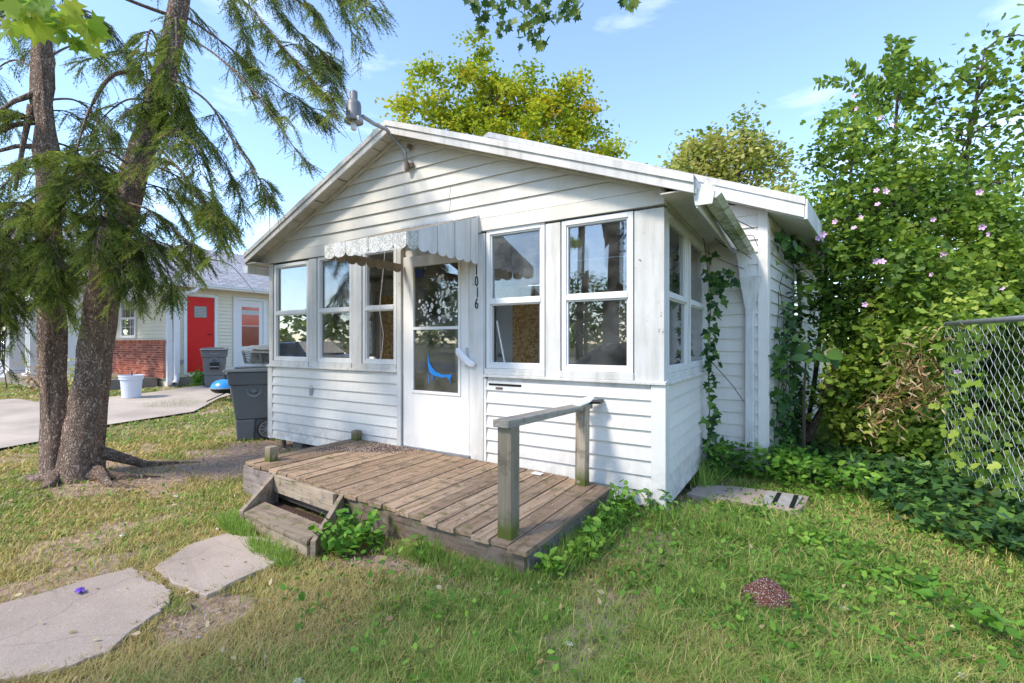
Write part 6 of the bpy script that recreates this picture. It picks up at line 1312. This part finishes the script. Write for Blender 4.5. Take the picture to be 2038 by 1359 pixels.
# ------------------------------------------------------------------ left background: lawn fence, cars, trees
ifn = thing('iron_fence', (-30, 5, .1), 'black iron railing behind the neighbour porch at far left', 'fence'); mb = MB(); a = Q(-120, 690, 24); c = Q(120, 690, 26)
a.z = c.z = 0; N_ = 60
for k in range(N_): p = a.lerp(c, k/N_); mb.box(p.x-.02, p.y-.02, .1, p.x+.02, p.y+.02, 2.0)
mb.build('railings', M['black'], ifn)['kind'] = 'stuff'
for z in (.35, 1.8): MB().beam(a+Vector((0, 0, z)), c+Vector((0, 0, z)), .05, .05).build('rail', M['black'], ifn)
def car(loc, rot, paint_, label, L_=4.4):
    t = thing('parked_car', loc, label, 'car'); t.rotation_euler = (0, 0, rot); w = .86
    def part(mb, n_, m_, par=t, **k): o = mb.build(n_, M[m_], None, **k); o.parent = par; return o
    pr = [(-2.15, .32), (-2.2, .62), (-2.1, .86), (-1.2, .96), (-.55, 1.38), (.75, 1.42), (1.45, 1.0), (2.1, .92), (2.2, .6), (2.15, .32)]
    mb = MB(); ws = [w]*3+[w*.96, w*.78, w*.78, w*.94, w, w, w]; n_ = len(pr)
    mb.add([(x, -q, z) for (x, z), q in zip(pr, ws)]+[(x, q, z) for (x, z), q in zip(pr, ws)], [tuple(range(n_-1, -1, -1)), tuple(range(n_, 2*n_))]+[(k, (k+1) % n_, n_+(k+1) % n_, n_+k) for k in range(n_)])
    part(mb, 'body', paint_, bevel=.06)
    for s in (-1, 1):
        m2 = MB(); m2.add([(x, s*(q), z) for x, z, q in ((-1.0, 1.0, w*.95), (-.5, 1.32, w*.82), (.7, 1.35, w*.82), (1.25, 1.02, w*.95))]+[(x, s*(q+.012), z) for x, z, q in ((-1.0, 1.0, w*.95), (-.5, 1.32, w*.82), (.7, 1.35, w*.82), (1.25, 1.02, w*.95))], [(0, 1, 2, 3), (7, 6, 5, 4), (0, 4, 5, 1), (1, 5, 6, 2), (2, 6, 7, 3), (3, 7, 4, 0)]); part(m2, 'side_window', 'redglass' if False else 'black')
        for x in (-1.35, 1.35):
            wh = part(MB().lathe((x, s*.80, .32), [(0, -.1), (.30, -.1), (.32, -.06), (.32, .06), (.30, .1), (0, .1)], 20, 'y'), 'wheel', 'rubber'); part(MB().lathe((x, s*.80, .32), [(0, s*.1), (.19, s*.11), (.2, s*.10)], 14, 'y'), 'rim', 'rim', par=wh)
    for x0, z0, x1, z1 in ((-1.17, 1.0, -.58, 1.36), (1.42, 1.04, .78, 1.40)):
        sx = -1 if x0 < 0 else 1; part(MB().add([(x0+sx*.02, -.72, z0), (x0+sx*.02, .72, z0), (x1+sx*.02, .62, z1), (x1+sx*.02, -.62, z1), (x0, -.72, z0-.01), (x0, .72, z0-.01), (x1, .62, z1-.01), (x1, -.62, z1-.01)], [(0, 1, 2, 3), (7, 6, 5, 4), (0, 4, 5, 1), (1, 5, 6, 2), (2, 6, 7, 3), (3, 7, 4, 0)]), 'windscreen', 'black')
    return t
p = Q(5, 700, 30); car((p.x, p.y, .05), .5, 'carw', 'pale parked car behind the iron railing at the left edge'); p = Q(58, 700, 31); car((p.x, p.y, .05), .5, 'car', 'dark parked car behind the iron railing between the porch columns')
for (lb, Y_, lab) in (([(30, 620, 60, 34), (-40, 560, 120, 34), (60, 560, 50, 36), (-150, 600, 120, 34)], 34, 'sunlit green tree far behind the neighbour porch'), ([(-300, 560, 150, 40), (-420, 600, 150, 40)], 40, 'tree beyond the left edge')):
    b = Q(lb[0][0], 700, Y_); b.z = 0; tree('background_tree', lab, 'tree', b, [b, b+Vector((0, 0, 3)), b+Vector((.3, 0, 5))], [.25, .2, .1], lb, 120, 60, .55, .4, QUAD, 'olive', tint=(.4, .2), r0=.15, limbs=30)
# ------------------------------------------------------------------ street side, behind the camera (seen mirrored in the windows)
st_ = thing('street_maple', (-3.4, -8.2, 0), 'maple on the street side whose leaves hang into the top of the view', 'tree')
MB().tube([(-3.4, -8.2, -.1), (-3.4, -8.2, 1.5), (-3.35, -8.1, 3.5), (-3.2, -7.9, 6), (-3, -7.7, 9)], [.30, .22, .2, .16, .1], 14).build('trunk', M['bark2'], st_, smooth=True)
mb = MB()
mb.tube([(-3.3, -8.0, 4.2), (-2.4, -6.5, 5.2), (-1.5, -4.6, 5.3), Q(1060, -150, 4.5)], [.12, .09, .06, .03], 8)
mb.tube([(-3.3, -8.0, 3.6), (-2.8, -6.0, 4.3), (-2.3, -4.4, 4.4), Q(60, -160, 2.5)], [.11, .08, .05, .02], 8)
C1 = []
for _ in range(38):
    v = rng.normal(size=3); v /= np.linalg.norm(v); c = np.array([-2.7, -8.1, 6.6])+v*np.array([3.2, 2.8, 2.3])*rng.random()**.4
    cc = Vector(c)-CAM; Yc = cc.dot(FW)
    if Yc > .3 and 680-940*cc.z/Yc > -90: continue
    C1.append(c)
C1 = np.array(C1); sk = skeleton((-3.3, -8, 3), [(-3.35, -8.1, 3.5), (-3.3, -8, 4.6), (-3.2, -7.9, 6), (-3, -7.7, 9), (-1.5, -4.6, 5.3), (-2.4, -6.5, 5.2)], list(C1), .09); mb.v, mb.f = (lambda a, b: (a.v+b.v, a.f+[tuple(i+len(a.v) for i in f) for f in b.f]))(mb, sk); mb.build('limbs', M['bark2'], st_)['kind'] = 'stuff'
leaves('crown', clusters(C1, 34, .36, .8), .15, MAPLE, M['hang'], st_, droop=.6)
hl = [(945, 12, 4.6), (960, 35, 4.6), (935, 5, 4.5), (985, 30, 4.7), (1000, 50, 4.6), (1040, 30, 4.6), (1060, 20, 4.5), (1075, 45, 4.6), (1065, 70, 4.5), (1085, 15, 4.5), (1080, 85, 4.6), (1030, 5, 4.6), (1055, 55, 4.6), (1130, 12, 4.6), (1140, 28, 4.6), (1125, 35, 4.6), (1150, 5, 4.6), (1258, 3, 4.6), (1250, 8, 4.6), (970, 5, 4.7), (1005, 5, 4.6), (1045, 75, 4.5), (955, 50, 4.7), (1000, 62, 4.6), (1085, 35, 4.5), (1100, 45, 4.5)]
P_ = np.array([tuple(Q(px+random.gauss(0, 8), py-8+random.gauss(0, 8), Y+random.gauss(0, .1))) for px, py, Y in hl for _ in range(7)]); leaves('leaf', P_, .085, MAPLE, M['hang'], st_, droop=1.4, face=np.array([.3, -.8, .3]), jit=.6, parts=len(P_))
hl = [(20, 40, 2.3), (60, 30, 2.3), (90, 60, 2.3), (30, 75, 2.3), (110, 20, 2.4), (130, 75, 2.5), (150, 95, 2.5), (175, 100, 2.6), (90, 10, 2.3), (45, 5, 2.3), (120, 50, 2.4), (160, 70, 2.5), (10, 10, 2.2)]
P_ = np.array([tuple(Q(px+random.gauss(0, 10), py-20+random.gauss(0, 9), Y+random.gauss(0, .06))) for px, py, Y in hl for _ in range(4)]); leaves('leaf', P_, .115, MAPLE, M['near'], st_, np.clip(.5+rng.normal(size=len(P_))*.25, 0, 1), droop=1.0, face=np.array([.3, -.8, .5]), jit=.5, parts=len(P_))
for (x, y, r, lb) in ((-6.2, -12.5, .14, 'leaning wooden utility pole with a transformer across the street'), (-2.2, -13.2, .17, 'second wooden utility pole on the street side')):
    u = thing('utility_pole', (x, y, 0), lb, 'pole'); MB().tube([(x, y, -.1), (x+.2, y, 10.5)], [r, r*.8], 12).build('shaft', M['pole'], u, smooth=True); MB().beam((x-1+.2, y, 9.6), (x+1.2, y, 9.6), .1, .12).build('crossarm', M['pole'], u)
    if x < -5: MB().lathe((x+.45, y, 7.2), [(0, 0), (.22, 0), (.22, .8), (.1, .88), (0, .9)], 16).build('transformer', M['metal'], u)
wr = MB()
for z, y in ((9.7, -12.6), (8.8, -12.7), (7.0, -12.6), (6.4, -12.7)):
    for xa, xb in ((-40, -6.1), (-6.1, -2.1), (-2.1, 40)): wr.tube([(xa, y, z), ((xa+xb)/2, y, z-.25*min(1, (xb-xa)/20)), (xb, y, z)], .015, 4, False)
o = wr.build('overhead_wires', M['black']); tag(o, 'overhead wires strung between the utility poles', 'wires')
car((-2.2, -6.7, .0), .08, 'car', 'dark car parked at the kerb behind the camera'); car((-14.2, -6.6, .0), .1, 'car', 'dark car parked further down the street')
for i, (x, y, h, cone) in enumerate([(-34, -42, 9, 0), (-26, -44, 8, 1), (-20, -46, 10, 0), (-12, -46, 7, 0), (-5, -45, 9, 0), (3, -44, 8, 0), (-42, -38, 11, 1), (12, -42, 9, 0), (-16, -50, 12, 1)]):
    t_ = thing('street_side_tree', (x, y, 0), ('conical evergreen' if cone else 'round broadleaf tree')+' across the street, mirrored in windows, '+['third from left', 'between two broadleaf trees', 'left of the middle', 'lowest one at the middle', 'facing the porch door', 'facing the right porch windows', 'at the left end', 'at the right end', 'tallest, behind the row'][i], 'tree', 'trees across the street')
    MB().tube([(x, y, 0), (x, y, h*.6)], [.25, .12], 8).build('trunk', M['bark2'], t_); n_ = 1500
    v = unit(rng.normal(size=(n_, 3)))*rng.random((n_, 1))**.35; P_ = v*[h*.42, h*.42, h*.42]+[x, y, h*.55]
    if cone: zz = rng.random(n_); a = rng.random(n_)*6.28; rr = (1-zz)*h*.22*np.sqrt(rng.random(n_)); P_ = np.column_stack([x+rr*np.cos(a), y+rr*np.sin(a), .5+zz*h])
    leaves('crown', P_, .55, QUAD, M['shrub'], t_, np.clip(.3+rng.normal(size=n_)*.15, 0, 1))
# ------------------------------------------------------------------ far woods on the horizon
C_ = []
for k in range(900):
    an = random.uniform(-2.2, 2.4); r = random.uniform(95, 120); 
    C_.append((CAM.x+r*math.sin(an-.55), CAM.y+r*math.cos(an-.55), random.uniform(0, 7)))
P_ = clusters(np.array(C_), 12, 1.3); P_[:, 2] = np.abs(P_[:, 2]); o = leaves('far_woods', P_, 1.8, QUAD, M['olive'], None, np.clip(.3+rng.normal(size=len(P_))*.2, 0, 1)); tag(o, 'low far-off belt of woods on the horizon', kind='stuff')
# ------------------------------------------------------------------ grass
SL = [[(-2.46, -2.42), (-2.65, -2.15), (-2.65, -1.93), (-2.30, -1.83), (-2.08, -1.83), (-1.98, -1.98), (-1.94, -2.40), (-2.18, -2.44)], [(-2.59, -2.53), (-2.12, -2.53), (-1.96, -2.68), (-1.80, -2.90), (-1.84, -3.06), (-2.0, -3.3), (-2.3, -3.75), (-3.0, -3.6), (-2.72, -3.1), (-2.68, -2.75)], [(.05, .62), (.06, 1.10), (.40, 1.22), (.98, 1.22), (.90, .64), (.55, .60)], dr,
      [(-3.55, -1.3), (-.38, -1.48), (-.38, 2), (-3.55, 2)], [(-5.3, .06), (0.02, .06), (.02, 2.1), (-5.3, 2.1)], [(-6.3, 2), (.6, 2), (1.2, 7), (-6.3, 7)], [(-2.95, -1.3), (-2.74, -1.76), (-1.82, -1.84), (-2.05, -1.3)], [(-26, .35), (-13.9, .35), (-13.9, 15), (-26, 15)]]
def sow(n, r0, r1, wk, hk, lo=-1.05, hi=1.05):
    r = r0*(r1/r0)**rng.random(n); an = rng.uniform(lo, hi, n); fx, fy = FW.x, FW.y
    x = CAM.x+r*(fx*np.cos(an)+RT.x*np.sin(an)); y = CAM.y+r*(fy*np.cos(an)+RT.y*np.sin(an))
    x = x+rng.normal(size=n)*.0; keep = np.ones(n, bool)
    jx, jy = x+(fbm(x, y, 11)-.5)*.13, y+(fbm(x+5, y, 11)-.5)*.13
    for q_, p in enumerate(SL): keep &= ~(inpoly(jx, jy, p) if q_ < 3 else inpoly(x, y, p))
    keep &= (fbm(x, y, 14) > .18) & (rng.random(n) > dirt(x, y)*.97) & (y > -6.5)
    tuft = fbm(x, y, 9); keep &= rng.random(n) < .30+1.3*tuft; x, y, r, tuft = x[keep], y[keep], r[keep], tuft[keep]; n = len(x)
    left = sstep(.7, -1.2, x); big = fbm(x+3, y, 1.6); fine = fbm(x, y, 6)
    sunny = sstep(-4.2, -6, x)*sstep(-.8, .3, y)
    dry = np.clip(.03+left*.74+(big-.5)*1.7+(fine-.5)*.7-.4*sunny+.25*sstep(.5, 0, np.hypot(x+1.3, y+2.4)), 0, 1)
    green = np.where(rng.random(n) < dry, rng.random(n)*.42, .5+rng.random(n)*.5)
    h = (.028+.022*(1-left)*(.5+tuft)+.02*rng.random(n)+.07*np.maximum(0, tuft-.45)*(green > .5))*hk*(.6+.8*rng.random(n)); h = np.maximum(h, .018)
    stw = rng.random(n) < .035; h *= 1+.45*stw; green = np.where(stw, .1+.3*rng.random(n), green); h *= .80
    w = wk*np.maximum(.0014, .00085*r)*(.7+.6*rng.random(n))
    a = rng.random(n)*6.283; ln = (.3+1.5*rng.random(n)**1.5)*h; dx_, dy_ = np.cos(a), np.sin(a); px_, py_ = -dy_, dx_
    z = gz(x, y)+(fbm(x, y, 7)-.5)*.02*((np.abs(x+2.5) < 7.5) & (np.abs(y) < 5)); b = np.stack([x, y, z-.004], 1); s = np.stack([px_, py_, 0*x], 1)*w[:, None]; d = np.stack([dx_, dy_, 0*x], 1)
    m1 = b+d*(ln*.35)[:, None]; m1[:, 2] += h*.62; t1 = b+d*ln[:, None]*1.1; t1[:, 2] += h*.95
    V = np.stack([b-s, b+s, m1-s*.8, m1+s*.8, t1], 1).reshape(-1, 3); o_ = (np.arange(n)*5)[:, None]
    F = np.concatenate([o_+np.array([[0, 1, 3]]), o_+np.array([[0, 3, 2]]), o_+np.array([[2, 3, 4]])], 0); return V, F, np.repeat(green, 5)
for a in (dict(n=620000, r0=1.3, r1=9, wk=.8, hk=1.), dict(n=130000, r0=7, r1=32, wk=1.5, hk=1.25)):
    V, F, tt = sow(**a); o = link('grass', npmesh('grass', V, F, tt), M['grass']); tag(o, 'lawn grass, mixed green and straw-coloured', kind='stuff'); print('grass tris', len(F))
# tufts left of and before the steps, long grass
def tuft_(c, rx, ry, n, h, tint, label, rot=0.):
    P2 = blob2(c, rx, ry, n, rot); z = gz(P2[:, 0], P2[:, 1]); P_ = np.column_stack([P2, z]); d = rng.normal(size=(n, 3))*[.5, .5, .1]+[0, 0, .9]
    tv = np.array([(-.02, 0, 0), (.02, 0, 0), (-.016, .5, .03), (.016, .5, .03), (0, .95, .22)]); tf = np.array([(0, 1, 3), (0, 3, 2), (2, 3, 4)])
    V, F, tt = place(tv, tf, P_, frames(d), h*(.5+.8*rng.random(n)), np.clip(tint+rng.normal(size=n)*.15, .0, 1)); o = link('grass_tuft', npmesh('grass_tuft', V, F, tt), M['grass']); tag(o, label, kind='stuff')
tuft_((-2.72, -1.82), .26, .07, 900, .12, .85, 'long green grass along the front of the step box', -.15); tuft_((-2.1, -1.93), .3, .06, 900, .11, .85, 'long green grass at the front right of the step box', -.1)
tuft_((-1.02, -1.6), .08, .05, 220, .15, .8, 'grass tuft under the deck front'); tuft_((-.75, -1.58), .55, .07, 1100, .10, .75, 'long grass at the front right corner of the deck', .1); tuft_((-.26, -.85), .12, .6, 1500, .15, .8, 'long grass along the right end of the deck')
tuft_((-4.4, -.25), .1, .08, 260, .14, .6, 'grass tuft beside the porch foundation'); tuft_((.1, 1.35), .1, .4, 500, .22, .75, 'long grass at the foot of the porch side wall'); tuft_((.35, -.15), .5, .2, 1000, .13, .75, 'long grass before the porch corner')
tuft_((-1.95, -2.55), .12, .06, 260, .05, .8, 'short grass in the gap between path slabs'); tuft_((-10.4, .9), .5, .5, 400, .1, .7, 'grass growing through the driveway crack')
# more weeds hiding the deck edges
for x, y, n_, h_, ti in ((-.24, -.5, 80, .2, .6), (-.22, -.95, 80, .2, .75), (-.3, -1.35, 60, .14, .85), (-.08, .0, 60, .2, .5)):
    weed(0, 0, n_, .13, h_, .055, {-.5: 'broadleaf weed at the right end of the deck, nearest the wall', -.95: 'broadleaf weed beside the middle of the deck end board', -1.35: 'low yellow-green weed just off the front right deck corner', .0: 'weed against the white corner of the porch'}[y], xy=(x, y), tint=ti)
# fallen leaves and bits
P2 = np.vstack([blob2((-2.5, -1.8), 3.2, 1.7, 420), blob2((1, -.8), 1.6, 1.4, 160)]); k_ = np.ones(len(P2), bool)
for p in SL[3:]: k_ &= ~inpoly(P2[:, 0], P2[:, 1], p)
P2 = P2[k_]; P_ = np.column_stack([P2, gz(P2[:, 0], P2[:, 1])+.03+.012*rng.random(len(P2))]); o = leaves('fallen_leaf_litter', P_, .032, OVAL, M['dryleaf'], None, droop=0, jit=.4); tag(o, 'small dry fallen leaves scattered over lawn and path', kind='stuff')

P2 = np.vstack([blob2((-4.7, -.3), 1.7, 1.1, 900), blob2((-5.3, -1.9), 1.0, .7, 500), blob2((-1.4, -1.75), .8, .2, 250), blob2((-1.75, -2.55), .3, .25, 120)]); P2 = P2[~inpoly(P2[:, 0], P2[:, 1], SL[4]) & ~inpoly(P2[:, 0], P2[:, 1], SL[5])]
P_ = np.column_stack([P2, gz(P2[:, 0], P2[:, 1])+.018+.008*rng.random(len(P2))]); chipm = leafmat('bark_chips', [(0, (.12, .075, .05)), (.7, (.28, .19, .13)), (1, (.45, .36, .27))], 0.)
o = leaves('bark_chips', P_, .034, NARROW, chipm, None, droop=0, jit=.3, var=.8); tag(o, 'dark bark chips and twigs on the bare soil', kind='stuff')
nq = 420; P2 = np.column_stack([rng.uniform(-3.45, -.4, nq), rng.uniform(-1.4, -.1, nq)]); tvv = np.array([(1, 0, 0), (-.5, .8, 0), (-.5, -.8, 0), (0, 0, .6)]); tff = np.array([(0, 1, 3), (1, 2, 3), (2, 0, 3)])
V, F, tt = place(tvv, tff, np.column_stack([P2, dz(P2[:, 0])+.004]), frames(np.column_stack([rng.normal(size=(nq, 2)), np.zeros(nq)]), jitter=.1), .003+.004*rng.random(nq), .5+.5*rng.random(nq)); tag(link('deck_specks', npmesh('deck_specks', V, F, tt), seedm), 'small pale specks of debris scattered on the deck boards', kind='stuff')
